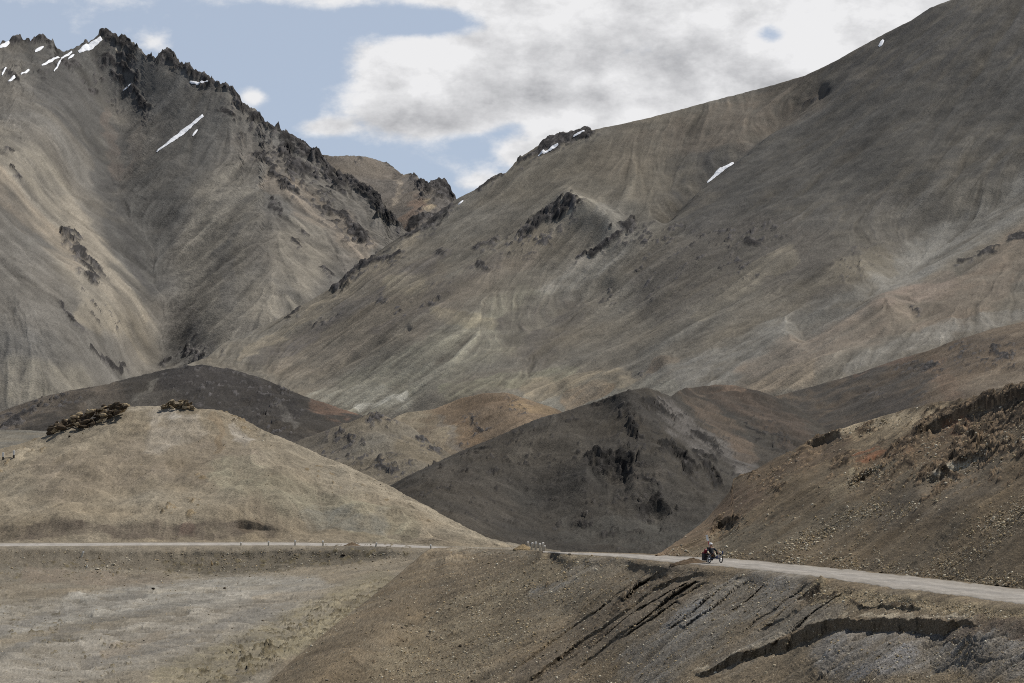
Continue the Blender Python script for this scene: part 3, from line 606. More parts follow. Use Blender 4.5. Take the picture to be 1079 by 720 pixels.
# the cut slope on the right above the road
NEAR_FAR_EDGE = [(480, 577.5), (560, 580.5), (600, 582), (660, 583.5), (700, 585), (770, 588), (840, 594.6), (911, 601), (981, 608.6), (1079, 620), (1240, 640)]
SH['cut'] = Sheet('cut_slope_hill',
    top=[(690, 584.5), (696, 582), (722, 565), (742.5, 549), (754, 536), (770, 517), (773, 503.7), (795, 495), (818, 482), (836, 474.6), (853, 463), (876.6, 454), (890, 450.6), (918, 442.5), (953, 432), (982, 425), (1017, 420.6), (1037, 415), (1079, 402), (1150, 378), (1240, 350)],
    bottom=[(690, 586), (700, 587), (770, 590.5), (840, 597), (911, 603.5), (981, 611), (1079, 623), (1240, 645)],
    lines=[[(690, 585.5, 180), (700, 586, 178), (770, 589.5, 165), (840, 596, 149), (911, 602, 137.5), (981, 610, 124), (1079, 622, 109.5), (1240, 645, 90)]],
    pts=[(692, 584.5, 181), (722, 565, 190), (754, 536, 196), (773, 504, 200), (795, 495, 199), (836, 475, 196), (890, 451, 191), (982, 425, 176), (1079, 402, 152), (1240, 350, 122),
         (740, 575, 178), (800, 550, 174), (860, 560, 159), (900, 530, 158), (840, 510, 178), (960, 560, 138), (960, 500, 152), (1020, 540, 130), (1079, 530, 123), (1079, 470, 136), (920, 470, 178), (1020, 455, 156), (1240, 500, 104)],
    base=(88, 76, 58), x0=690, x1=1225, dx=1.15, dy=0.9, soft_c=22, seed=31, relief=0.05, illum=0.7, rough_top=0.5, wl=60,
    tints=[([(880, 452), (940, 444), (980, 440)], 9, (148, 132, 104), 0.95), ([(905, 460), (950, 450), (1000, 432)], 9, (126, 110, 84), 0.7), ([(800, 500), (850, 470)], 6, (112, 96, 72), 0.6), ([(760, 530), (820, 490), (880, 470)], 16, (78, 64, 50), 0.7), ([(700, 582), (760, 545), (800, 520)], 12, (92, 76, 60), 0.6),  # first strip: tan crest, with its sunlight painted into the colour
           ([(980, 470), (1040, 440), (1079, 425)], 26, (74, 60, 44), 0.8), ([(1000, 445), (1030, 455)], 10, (92, 62, 40), 0.75), ([(905, 485), (925, 478)], 6, (104, 68, 42), 0.8), ([(935, 478), (955, 470)], 8, (104, 78, 52), 0.7),
           ([(760, 575), (820, 560), (900, 540)], 16, (84, 77, 63), 0.6), ([(940, 540), (1040, 500)], 22, (84, 76, 64), 0.6), ([(880, 515), (930, 490)], 8, (112, 100, 78), 0.6), ([(985, 500), (1015, 492), (1045, 478)], 4.5, (150, 142, 124), 0.7), ([(900, 500), (925, 496)], 5, (140, 128, 100), 0.6)],
    rocks=[([(856, 464), (876, 457), (886, 455)], 5, 3.2), ([(905, 456), (918, 452)], 5, 2.8), ([(968, 452), (985, 440), (1010, 430), (1060, 415), (1079, 408)], 8, 3.6), ([(940, 475), (958, 466), (975, 455)], 6, 3.2), ([(1015, 452), (1025, 460), (1018, 468)], 6, 3.2), ([(1030, 455), (1079, 430)], 12, 3.2),
           ([(905, 505), (915, 498)], 6, 3.2), ([(970, 500), (1000, 488), (1030, 478)], 6, 3.2), ([(985, 492), (1010, 505)], 4, 2.8), ([(1000, 512), (975, 525)], 4.5, 3.2), ([(1040, 482), (1062, 470), (1079, 474)], 8, 3.2), ([(1010, 478), (1045, 462)], 8, 3.2), ([(945, 492), (965, 480)], 4, 2.4), ([(815, 520), (822, 514)], 3, 2.4), ([(752, 560), (768, 550), (776, 546)], 4.5, 2.8),
           ([(776, 502), (792, 498)], 3, 2.4), ([(880, 490), (900, 476)], 5, 2.8), ([(850, 470), (835, 482)], 3.5, 2.0)],
    specks=[([(940, 490), (1079, 450)], 34, 0.28), ([(800, 510), (860, 480)], 14, 0.24), ([(880, 500), (930, 490)], 14, 0.25), ([(760, 560), (830, 545)], 12, 0.06), ([(1079, 490), (1010, 510)], 12, 0.2)],
    scarps=[([(750, 557), (758, 549), (768, 545), (779, 545)], [(750, 561), (758, 559), (768, 554), (779, 547)], 20, 1.0),
            ([(965, 457), (985, 443), (1010, 434), (1040, 423), (1079, 411)], [(965, 461), (985, 455), (1010, 442), (1040, 434), (1079, 420)], 16, 0.9),
            ([(975, 506), (992, 494), (1010, 486), (1030, 477), (1046, 471)], [(975, 512), (992, 507), (1010, 497), (1030, 489), (1046, 476)], 16, 0.9),
            ([(898, 508), (910, 499), (926, 491)], [(898, 513), (910, 508), (926, 496)], 12, 0.9),
            ([(852, 467), (866, 460), (882, 455)], [(852, 472), (866, 470), (882, 461)], 14, 0.9)],
    mottle=0.05, rock_col=(66, 56, 44), frag=1.9, streak=0.12, streak_h=0.6, bump=0.7, back=(0.25, 60), contrast=0.35)

# ------------------------------------------------------------------ the near ground: road spur, roadside bank, gravel wash
NEAR_NEAR_EDGE = [(480, 578.2), (560, 581.2), (600, 584.2), (660, 588), (700, 593), (784, 600), (869, 610), (946, 622), (1079, 638.5), (1240, 662)]
FAR_NEAR_EDGE = [(-160, 576.9), (0, 576.2), (150, 575.3), (300, 575.1), (400, 576.4), (470, 578.8), (510, 581.6)]


def road_level(px, py):
    """0 on the graded road, 1 on open ground"""
    a, b = poly(NEAR_FAR_EDGE, px), poly(NEAR_NEAR_EDGE, px)
    w = np.maximum(b - a, 1)
    n = np.where(px > 575, sstep(0, 0.5, np.maximum(a - py, py - b) / w), 1)
    a, b = poly(ROAD_FAR_TOP, px), poly(FAR_NEAR_EDGE, px)
    f = np.where(px < 470, sstep(0.2, 1.6, np.maximum(a - py, py - b) / 2.0), 1)
    return np.minimum(n, f)


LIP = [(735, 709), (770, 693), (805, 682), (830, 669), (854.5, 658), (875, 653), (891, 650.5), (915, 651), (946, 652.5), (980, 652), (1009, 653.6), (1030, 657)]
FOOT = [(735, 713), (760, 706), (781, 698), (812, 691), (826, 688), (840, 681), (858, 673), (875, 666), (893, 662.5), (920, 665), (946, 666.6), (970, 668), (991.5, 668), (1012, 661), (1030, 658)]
RILLS = [([(562, 712), (600, 684), (640, 655), (672, 632), (690, 619), (715, 609), (738, 603.5)], 4.5), ([(610, 702), (650, 669), (690, 642), (715, 626), (742, 611)], 3.5), ([(545, 700), (600, 662), (640, 634), (672, 613), (700, 604)], 3.0),
         ([(660, 668), (690, 648), (712, 632)], 3.0), ([(800, 664), (822, 652), (838, 642)], 2.5), ([(905, 639.5), (930, 639), (968, 641)], 2.5)]
_rr = np.random.default_rng(17)
for sx in np.arange(672, 905, 13.0):
    x0 = sx + _rr.uniform(-6, 6); y0 = float(poly(NEAR_NEAR_EDGE, x0)) + 4 + _rr.uniform(0, 22)
    ln = _rr.uniform(25, 95)
    RILLS.append(([(x0 - ln * u, y0 + ln * (0.62 + 0.12 * u) * u + 1.5 * math.sin(7 * u + sx)) for u in np.linspace(0, 1, 6)], float(_rr.uniform(0.9, 2.0))))
SH['wash'] = Sheet('gravel_wash',
    top=[(-160, 572.6), (0, 571.8), (150, 571.0), (300, 570.8), (400, 572), (440, 574), (480, 576.4), (560, 581.2), (600, 584)],
    bottom=[(-160, 800), (300, 795), (420, 700), (600, 640)],
    lines=[[(-160, 572.6, 371), (0, 571.8, 375), (150, 571.0, 375), (300, 570.8, 375), (400, 572, 372), (440, 574, 362), (480, 576.5, 352), (600, 584, 330)],
           [(-160, 576.5, 350), (0, 575.8, 355), (150, 574.8, 357.5), (300, 574.6, 357.5), (400, 576, 352), (440, 577.4, 346), (480, 580, 334), (600, 590, 312)],
           [(-160, 579.5, 347), (0, 579, 351.5), (150, 578, 354), (300, 578, 354), (400, 579.5, 348), (440, 581, 342), (600, 594, 308)],
           [(-160, 614, 324), (0, 609, 333), (100, 603, 341), (200, 611, 336), (300, 604, 340), (400, 592, 342), (440, 590, 336), (600, 610, 292)],
           [(-160, 650, 276), (0, 637, 297), (100, 625, 312), (200, 622, 317), (300, 618, 320), (405, 612, 315), (600, 622, 285)]],
    pts=[(0, 660, 262), (200, 660, 262), (340, 660, 258), (0, 720, 202), (150, 720, 205), (300, 720, 204), (-160, 720, 190), (0, 790, 165), (300, 790, 165), (420, 680, 240), (600, 640, 268)],
    base=(113, 103, 85), patchy=0.07, x0=-150, x1=590, dx=1.15, dy=0.75, seed=35, relief=0.03, illum=0.86, streak=0.12, streak_h=0.6, wl=60, level=road_level, soft_c=8, steep=1.0,
    tints=[([(-160, 590), (0, 588), (100, 590), (200, 592), (300, 590), (400, 582)], 11, (98, 88, 71), 0.95), ([(180, 596), (250, 598), (310, 592), (400, 582)], 9, (86, 78, 62), 0.9), ([(30, 605), (120, 612), (170, 614)], 9, (112, 98, 80), 0.8), ([(310, 610), (380, 600), (430, 596)], 9, (126, 112, 88), 0.7),
           ([(-160, 680), (40, 650), (130, 632), (260, 622), (330, 622)], 17, (126, 121, 110), 1.0), ([(-160, 730), (60, 700), (180, 670), (330, 640)], 28, (124, 117, 104), 0.95), ([(0, 690), (100, 655), (230, 628)], 4.5, (98, 94, 86), 0.7), ([(0, 665), (80, 640), (150, 628)], 6, (99, 94, 86), 0.6), ([(90, 700), (180, 680), (280, 640)], 6, (99, 94, 86), 0.6), ([(250, 655), (300, 640)], 10, (104, 100, 92), 0.5),
           ([(60, 640), (180, 632), (280, 624)], 3.5, (130, 124, 112), 0.9), ([(105, 624.5), (200, 622), (300, 618.5), (360, 616)], 1.6, (134, 126, 110), 0.9), ([(270, 632), (330, 628), (400, 622)], 6, (128, 116, 96), 0.7), ([(110, 690), (170, 668)], 6, (120, 106, 86), 0.6), ([(0, 655), (60, 632)], 8, (112, 102, 84), 0.5),
           ([(180, 720), (280, 680), (360, 640), (400, 622)], 24, (116, 106, 80), 0.8), ([(300, 690), (360, 650)], 10, (122, 112, 84), 0.6),
           ([(300, 720), (420, 640), (540, 590)], 20, (98, 87, 69), 0.8), ([(420, 720), (520, 650), (600, 600)], 40, (106, 96, 76), 0.6), ([(560, 640), (660, 600)], 16, (98, 90, 76), 0.6), ([(610, 610), (560, 625)], 5, (106, 106, 104), 0.5), ([(640, 592), (600, 602)], 6, (112, 106, 96), 0.6),
           ([(560, 720), (640, 660), (730, 605)], 26, (92, 82, 68), 0.75), ([(680, 700), (760, 640), (830, 615)], 30, (106, 102, 95), 0.75), ([(700, 660), (740, 640)], 8, (112, 112, 112), 0.5), ([(760, 700), (830, 660), (880, 640)], 14, (100, 95, 86), 0.6),
           ([(880, 690), (980, 680), (1079, 690)], 30, (108, 104, 98), 0.8), ([(900, 710), (960, 690)], 8, (112, 112, 114), 0.5), ([(850, 625), (900, 630), (960, 635), (1079, 650)], 9, (122, 108, 82), 0.8), ([(1000, 670), (1040, 658), (1079, 668)], 9, (78, 66, 54), 0.8), ([(800, 612), (840, 618)], 6, (104, 100, 94), 0.6),
           ([(730, 600), (790, 606)], 4, (96, 84, 66), 0.5), ([(480, 579), (560, 583)], 3, (116, 108, 92), 0.6)],
    specks=[([(180, 600), (320, 592), (420, 580)], 14, 0.16), ([(250, 690), (330, 660), (400, 630)], 24, 0.26), ([(200, 720), (280, 690)], 20, 0.22), ([(0, 650), (120, 690)], 30, 0.04), ([(0, 600), (120, 600)], 12, 0.1)],
    mottle=0.02, warp=2.5, grey=0.34, rock_col=(66, 60, 46), bump=0.8, back=(0.02, 60), contrast=0.32, grain=0.1)
SH['near'] = Sheet('gravel_spur',
    top=[(110, 900), (200, 802), (250, 752), (280, 722), (310, 694), (350, 661), (385, 634), (420, 605), (445, 584), (453, 578.4), (462, 577.2), (480, 577), (520, 578.5), (560, 580), (600, 581.4), (660, 582.9), (700, 584.2), (770, 587), (840, 593.4), (911, 599.5), (981, 607), (1079, 618), (1240, 637)],
    bottom=[(110, 930), (200, 850), (260, 808), (1240, 790)],
    lines=[[(110, 900, 112), (200, 802, 140), (250, 752, 158), (280, 722, 168), (310, 694, 179), (350, 661, 194), (385, 634, 209), (420, 605, 234), (445, 584, 262), (455, 577.6, 290)],
           [(290, 740, 158), (330, 700, 170), (370, 666, 184), (405, 638, 199), (440, 608, 221), (470, 586, 248), (485, 579.5, 275)],
           [(462, 577.2, 300), (480, 577.2, 292), (500, 578, 265), (520, 578.7, 243), (540, 579.7, 228), (560, 580.7, 215), (580, 581.3, 205), (600, 582, 196), (660, 583.5, 187), (700, 585, 179.6), (770, 588, 167), (840, 594.6, 150), (911, 601, 139), (981, 608.6, 125), (1079, 620, 110.5), (1240, 640, 92)],
           [(572, 582.0, 203), (600, 584.2, 190), (660, 588, 175.6), (700, 593, 160), (784, 600, 143.5), (869, 610, 126), (946, 622, 111), (1079, 638.5, 94), (1240, 662, 78.5)],
           [(560, 585, 208), (600, 588, 187.5), (660, 592, 173.5), (700, 597, 158), (784, 605, 141.5), (869, 617, 122.5), (946, 629, 109), (1079, 646, 92.5), (1240, 672, 77)],
           [(500, 600, 217), (545, 603, 199), (580, 604, 187), (620, 606, 177), (660, 610, 166)],
           [(735, 706, 121.5), (770, 690, 120), (805, 679, 118), (830, 666, 117), (854, 655, 115), (891, 648, 111), (946, 649, 104), (1009, 651, 97.5), (1040, 655, 94)],
           [(735, 722, 117), (781, 708, 114), (812, 700, 111.5), (840, 688, 110), (858, 680, 108.5), (893, 670, 105.5), (946, 672, 98.5), (991, 673, 94.5), (1040, 662, 92.5)]],
    pts=[(520, 640, 186), (450, 650, 194), (430, 690, 176), (600, 650, 167), (560, 715, 150), (450, 720, 162), (370, 720, 164), (700, 640, 145), (640, 715, 138), (720, 660, 135), (780, 650, 128.5),
         (850, 630, 123), (850, 715, 105), (950, 640, 107), (1000, 690, 94), (1000, 715, 91), (1079, 668, 89), (1079, 715, 82), (560, 790, 134), (850, 790, 95), (1240, 790, 64), (1240, 710, 71), (330, 790, 152), (920, 700, 97.5), (880, 700, 103), (960, 700, 94.5)],
    mottle=0.05, jagged=1.5, base=(100, 88, 69), x0=112, x1=1225, dx=1.15, dy=0.75, seed=35, relief=0.03, illum=0.84, streak=0.15, streak_h=1.3, wl=60, level=road_level, soft_c=8, steep=1.0,
    tints=[([(x_, y_ - 1.6) for x_, y_ in LIP], 1.8, (146, 134, 112), 0.9), ([(300, 720), (420, 640), (540, 590)], 14, (92, 81, 64), 0.8), ([(420, 720), (520, 650), (600, 600)], 40, (106, 96, 76), 0.6), ([(560, 640), (660, 600)], 16, (98, 90, 76), 0.6), ([(610, 610), (560, 625)], 5, (106, 106, 104), 0.5), ([(640, 592), (600, 602)], 6, (112, 106, 96), 0.6),  # the LIP strip paints a sunlit edge above the scarp
           ([(560, 720), (640, 660), (730, 605)], 26, (92, 82, 68), 0.75), ([(680, 700), (760, 640), (830, 615)], 30, (106, 102, 95), 0.75), ([(700, 660), (740, 640)], 8, (112, 112, 112), 0.5), ([(760, 700), (830, 660), (880, 640)], 14, (100, 95, 86), 0.6),
           ([(880, 690), (980, 680), (1079, 690)], 30, (108, 104, 98), 0.8), ([(900, 710), (960, 690)], 8, (112, 112, 114), 0.5), ([(850, 625), (900, 630), (960, 635), (1079, 650)], 9, (122, 108, 82), 0.8), ([(1000, 670), (1040, 658), (1079, 668)], 9, (78, 66, 54), 0.8), ([(800, 612), (840, 618)], 6, (104, 100, 94), 0.6),
           ([(730, 600), (790, 606)], 4, (96, 84, 66), 0.5), ([(480, 579), (560, 583)], 3, (116, 108, 92), 0.6)],
    rocks=[([(835, 634), (860, 628), (880, 630)], 4, 1.4), ([(900, 638), (960, 641)], 2, 1.5), ([(700, 605), (670, 625), (645, 645)], 3.5, 1.3), ([(720, 602), (690, 622)], 2.2, 1.2), ([(650, 660), (600, 690), (560, 716)], 3, 1.2)],
    specks=[([(420, 700), (540, 620)], 60, 0.05), ([(660, 620), (620, 660)], 20, 0.1)],
    bumps=[([(1050, 660), (1079, 662)], 8, 0.25), ([(850, 612), (865, 614)], 5, 0.15)],
    grooves=[([(866, 710), (900, 693), (930, 684), (970, 679.5), (1020, 675), (1060, 671)], 1.6, -0.10), ([(846, 704), (880, 690), (905, 680)], 1.4, -0.08), ([(1079, 690), (1010, 700), (960, 716)], 1.5, -0.08)],
    scarps=[(LIP, FOOT, 20, 1.0)] + [(l, [(x, y + t) for x, y in l], 7, 1.0) for l, t in RILLS],
    face_shade=[(LIP, FOOT)], rock_col=(62, 54, 43), bump=0.9, back=(0.6, 24), contrast=0.6, grain=0.2)

near, wash = SH['near'], SH['wash']

# far ground out to the horizon, well below everything
gy, gx = np.meshgrid(np.r_[np.arange(-150, 600, 15.0), np.arange(600, 5201, 60.0)], np.linspace(-3500, 3500, 240), indexing='ij')
gz = np.maximum(-24, -24 + (gy - 300) * 0.035) + 1.5 * fbm(gx, gy, 160, 4, 61) - 0.6 * np.clip(np.abs(gx) - 1200, 0, 1e9) * 0.02
gi = np.arange(gx.size).reshape(gx.shape)
tag(mesh_from('valley_bed', np.stack([gx, gy, gz], -1).reshape(-1, 3), np.stack([gi[:-1, :-1], gi[:-1, 1:], gi[1:, 1:], gi[1:, :-1]], -1).reshape(-1, 4),
    ground_material('valley_bed_soil', 0.3), smooth=True, soil=np.repeat(np.array([[0.12, 0.105, 0.085]]), gx.size, 0)), kind='structure')

# the ground behind the crest of the spur, where the road bends out of sight
bx = np.arange(452, 800, 4.0)
bd = np.linspace(0, 1, 40)
cy = np.interp(bx, [453, 462, 480, 520, 560, 600, 660, 700, 770, 840], [578.4, 577.4, 577, 578.5, 580, 581.4, 582.9, 584.2, 587, 593.4]) + 1.6
d0 = near.tps(bx, cy - 1.6) + 2
D = d0[:, None] + (np.maximum(430, d0 + 30)[:, None] - d0[:, None]) * bd[None]
BP = at(np.repeat(bx[:, None], 40, 1), np.repeat(cy[:, None], 40, 1), D)
BP[..., 2] -= 0.25 * sstep(0, 0.1, bd)[None] + 6.0 * sstep(0.75, 1.0, bd)[None]
BP[..., 2] += 0.10 * fbm(BP[..., 0], BP[..., 1], 12, 4, 66) * sstep(0.05, 0.2, bd)[None] - 0.1
bi = np.arange(BP[..., 0].size).reshape(BP.shape[:2])
tag(mesh_from('road_bend_ground', BP.reshape(-1, 3), np.stack([bi[:-1, :-1], bi[1:, :-1], bi[1:, 1:], bi[:-1, 1:]], -1).reshape(-1, 4),
    ground_material('bend_soil', 0.1), smooth=True, soil=np.repeat(lin((110, 98, 78))[None] / 0.86, bi.size, 0)), kind='structure')

# ------------------------------------------------------------------ the road
road_m = ground_material('road_gravel', 0.10, 0.5, contrast=0.22)


def road_strip(name, sheet, xs, edge_far, edge_near, n, ragged=1.0, tone=1.0):
    V, S = [], []
    for x in xs:
        a, b = float(poly(edge_far, x)), float(poly(edge_near, x))
        a += ragged * (b - a) * 0.05 * (1 + float(perlin(x * 0.05, 1.5, 12)) + 0.9 * float(perlin(x * 0.17, 4.5, 13)))
        b -= ragged * (b - a) * 0.07 * (1 + float(perlin(x * 0.045, 7.5, 14)) + 0.9 * float(perlin(x * 0.16, 9.5, 15)))
        for k in range(n + 1):
            v = k / n
            y = a + (b - a) * v
            p = at(x, y, float(sheet.tps(x, y)))
            p[2] += 0.014 if 0 < k < n else -0.05
            V.append(p)
            e = abs(v - 0.5) * 2
            c = tone * lin((158, 153, 146)) / 1.12
            rut = 0.10 * math.exp(-((v - 0.34 - 0.02 * math.sin(x / 31)) / 0.06) ** 2) + 0.10 * math.exp(-((v - 0.64 - 0.02 * math.sin(x / 37)) / 0.06) ** 2) - 0.06 * math.exp(-((v - 0.49) / 0.08) ** 2)
            ny = float(perlin(p[0] * 0.9, p[1] * 0.16, 5)) * 0.14 + float(perlin(p[0] * 3, p[1] * 0.6, 8)) * 0.12
            S.append(c * (0.9 + rut + ny - 0.22 * max(0, e - 0.72) / 0.28) * (1, 1 - 0.02 * e, 1 - 0.06 * e))
    V = np.array(V)
    V[:, 2] += 0.025 * perlin(V[:, 0] * 0.8, V[:, 1] * 0.1, 3) * 0.6
    W = n + 1
    idx = np.arange(len(V)).reshape(-1, W)
    f = np.stack([idx[:-1, :-1], idx[:-1, 1:], idx[1:, 1:], idx[1:, :-1]], -1).reshape(-1, 4)
    o = mesh_from(name, V, f, road_m, smooth=True, soil=np.array(S))
    return tag(o, kind='structure')


road_strip('gravel_road', near, np.arange(572, 1226, 1.5), NEAR_FAR_EDGE, NEAR_NEAR_EDGE, 26)
road_strip('gravel_road', wash, np.arange(-150, 500, 3.0), ROAD_FAR_TOP, FAR_NEAR_EDGE, 8, 0.2, 1.12)

# ------------------------------------------------------------------ small mesh tools
def ico(sub):
    import bmesh
    bm = bmesh.new()
    bmesh.ops.create_icosphere(bm, subdivisions=sub, radius=1.0)
    v = np.array([x.co[:] for x in bm.verts]); f = np.array([[y.index for y in x.verts] for x in bm.faces])
    bm.free()
    return v, f


ICO = {k: ico(k) for k in (1, 2, 3)}


def facet_rock(seed, sub=2, size=(1, 1, 1), cuts=22, rough=0.05):
    """a broken stone: a ball cut by random planes"""
    r = np.random.default_rng(seed)
    v, f = ICO[sub]
    n = r.standard_normal((cuts, 3)); n /= np.linalg.norm(n, axis=1)[:, None]
    h = r.uniform(0.42, 0.72, cuts)
    dots = v @ n.T
    rad = np.min(np.where(dots > 0.05, h / np.maximum(dots, 0.05), 9), axis=1)
    rad = np.minimum(rad, 1.0) * (1 + rough * r.standard_normal(len(v)))
    return v * rad[:, None] * np.array(size), f


def rotz(v, a):
    c, s = math.cos(a), math.sin(a)
    return v @ np.array([[c, s, 0], [-s, c, 0], [0, 0, 1]])


class MB:
    """collects tubes, boxes and rings into one mesh"""
    def __init__(s): s.v, s.f = [], []

    def add(s, v, f):
        o = len(s.v)
        s.v += [tuple(map(float, p)) for p in v]; s.f += [[i + o for i in q] for q in f]
        return s

    def tube(s, pts, r, n=10, caps=True):
        pts = [np.array(p, float) for p in pts]
        rs = r if isinstance(r, (list, tuple)) else [r] * len(pts)
        V, Fc = [], []
        for i, p in enumerate(pts):
            t = pts[min(i + 1, len(pts) - 1)] - pts[max(i - 1, 0)]
            t /= np.linalg.norm(t) + 1e-12
            a = np.cross(t, (0, 0, 1) if abs(t[2]) < 0.9 else (1, 0, 0)); a /= np.linalg.norm(a)
            b = np.cross(t, a)
            for k in range(n):
                w = 2 * math.pi * k / n
                V.append(p + rs[i] * (a * math.cos(w) + b * math.sin(w)))
        for i in range(len(pts) - 1):
            for k in range(n):
                Fc.append([i * n + k, i * n + (k + 1) % n, (i + 1) * n + (k + 1) % n, (i + 1) * n + k])
        if caps:
            Fc.append(list(range(n))[::-1]); Fc.append([(len(pts) - 1) * n + k for k in range(n)])
        return s.add(V, Fc)

    def ring(s, c, R, r, n=28, m=8, flat=1.0):
        """torus about the local Y axis (a wheel rolling along X)"""
        V, Fc = [], []
        for i in range(n):
            a = 2 * math.pi * i / n
            for k in range(m):
                b = 2 * math.pi * k / m
                q = R + r * math.cos(b)
                V.append((c[0] + q * math.cos(a), c[1] + r * flat * math.sin(b), c[2] + q * math.sin(a)))
        for i in range(n):
            for k in range(m):
                Fc.append([i * m + k, i * m + (k + 1) % m, ((i + 1) % n) * m + (k + 1) % m, ((i + 1) % n) * m + k])
        return s.add(V, Fc)

    def box(s, c, size, bev=0.0, tilt=0.0):
        x, y, z = [q / 2 for q in size]
        b = min(bev, x * 0.9, y * 0.9, z * 0.9) if bev else 0
        if not b:
            V = [(i * x, j * y, k * z) for i in (-1, 1) for j in (-1, 1) for k in (-1, 1)]
            Fc = [[0, 1, 3, 2], [4, 6, 7, 5], [0, 4, 5, 1], [2, 3, 7, 6], [0, 2, 6, 4], [1, 5, 7, 3]]
        else:
            import bmesh
            bm = bmesh.new(); bmesh.ops.create_cube(bm, size=1.0)
            for v in bm.verts: v.co = (v.co.x * 2 * x, v.co.y * 2 * y, v.co.z * 2 * z)
            bmesh.ops.bevel(bm, geom=list(bm.edges), offset=b, segments=3, affect='EDGES', profile=0.6)
            bm.verts.ensure_lookup_table()
            V = [v.co[:] for v in bm.verts]; Fc = [[v.index for v in f.verts] for f in bm.faces]
            bm.free()
        ct, st = math.cos(tilt), math.sin(tilt)
        V = [(c[0] + vx * ct + vz * st, c[1] + vy, c[2] - vx * st + vz * ct) for vx, vy, vz in V]
        return s.add(V, Fc)

    def build(s, name, mat, parent=None, smooth=True):
        o = mesh_from(name, s.v, s.f, mat, parent, smooth=False)
        if smooth:
            for p in o.data.polygons: p.use_smooth = True
            try:
                o.data.set_sharp_from_angle(angle=math.radians(40))
            except Exception:
                pass
        return o


# ------------------------------------------------------------------ old snow lying in the gullies
snow_m = plain('old_snow', (0.80, 0.81, 0.83), 0.8, 0, 0.08, 0.2, 0.2)


def snow(sheet, pts, w, label):
    pts = np.array(pts, float)
    n = max(10, int(np.hypot(*(pts[-1] - pts[0])) * 1.6))
    seg = np.r_[0, np.cumsum(np.hypot(*np.diff(pts, axis=0).T))]; seg /= seg[-1]
    V = []
    K = 6
    for i in range(n + 1):
        u = i / n
        x, y = np.interp(u, seg, pts[:, 0]), np.interp(u, seg, pts[:, 1])
        t = pts[-1] - pts[0]; t = t / np.hypot(*t)
        wd = w * (0.25 + 0.75 * math.sin(math.pi * min(1, 0.12 + 0.85 * u)) ** 0.7) * (1 + 0.35 * float(perlin(u * n * 0.13, w, 3)))
        off = 0.45 * float(perlin(u * n * 0.18, 3.3 + w, 9))
        for k in range(K + 1):
            q = (k / K - 0.5) * wd + off
            X, Y = x - t[1] * q, y + t[0] * q
            p = sheet.surf(X, Y)
            p = np.array(p)
            p[2] += sheet.mp * (0.5 * (1 - (2 * k / K - 1) ** 2) * (1 if 0 < i < n else 0.1) - 0.5 * (1 if k in (0, K) or i in (0, n) else 0) + 0.6)
            p[1] -= sheet.mp * 0.8
            V.append(p)
    V = np.array(V).reshape(n + 1, K + 1, 3)
    for _ in range(3):
        V[1:-1] = (V[:-2] + 2 * V[1:-1] + V[2:]) / 4
    V = V.reshape(-1, 3)
    idx = np.arange(len(V)).reshape(n + 1, K + 1)
    f = np.stack([idx[:-1, :-1], idx[:-1, 1:], idx[1:, 1:], idx[1:, :-1]], -1).reshape(-1, 4)
    o = mesh_from('snow_patch', V, f, snow_m, smooth=True)
    return tag(o, label, 'snow patch', 'old snow patches on the mountains')


L_, R_ = SH['left'], SH['right']
snow(L_, [(214, 120.5), (192, 139), (165, 161)], 4.0, 'long straight white snow streak slanting down the grey scree of the rocky mountain')
snow(L_, [(107, 39.5), (96, 48.5), (83, 56)], 6.0, 'broad white snow patch right beside the topmost rocky summit')
snow(L_, [(76, 54), (62, 61.5), (44, 70)], 2.6, 'thin white snow line along the ridge running down from the summit')
snow(L_, [(78, 57), (72, 62)], 2.8, 'short white snow fleck under a small crag below the summit snow')
snow(L_, [(46, 48.8), (37, 54)], 3.2, 'small white snow wedge at the foot of the twin crags')
snow(L_, [(10, 45.8), (0, 50.5)], 3.4, 'white snow patch on the crest at the edge of the photo')
snow(L_, [(31, 74), (22, 79.2)], 2.2, 'narrow white snow bar on the scree below the twin crags')
snow(L_, [(16, 82), (9, 86)], 2.6, 'small white snow spot at the lower end of the narrow snow bar')
snow(L_, [(7, 73), (2, 81)], 1.8, 'thin upright white snow trace near the edge of the photo')
snow(L_, [(66, 65), (57, 76)], 2.0, 'thin white snow trace between small crags below the ridge')
snow(L_, [(200, 85), (210, 88.5), (219, 92)], 3.2, 'white snow patch tucked under the dark crest rocks beyond the summit')
snow(L_, [(140, 88), (130, 94.2)], 2.2, 'small white snow strip among the black crags below the summit')
snow(L_, [(208, 134.5), (203, 142)], 2.0, 'tiny white snow fleck beside the long snow streak')
snow(R_, [(773, 161.5), (758, 170.5), (745, 180)], 2.3, 'tapering white snow wedge in the gully of the large smooth mountain')
snow(R_, [(588, 153.5), (578, 159), (567, 165.5)], 2.0, 'white snow strip under the dark rim rocks of the saddle ridge')
snow(R_, [(616, 141), (604, 146.5)], 2.0, 'thin white snow line at the end of the dark rim rocks')
snow(R_, [(931, 41), (926, 48)], 3.4, 'small white snow spot high on the skyline of the large smooth mountain')
snow(R_, [(488, 212.5), (483, 217)], 1.8, 'tiny white snow fleck just below the mountain saddle')

# ------------------------------------------------------------------ rocks that stand by themselves
rock_m = ground_material('broken_rock', 0.12, 0.8, contrast=0.4)


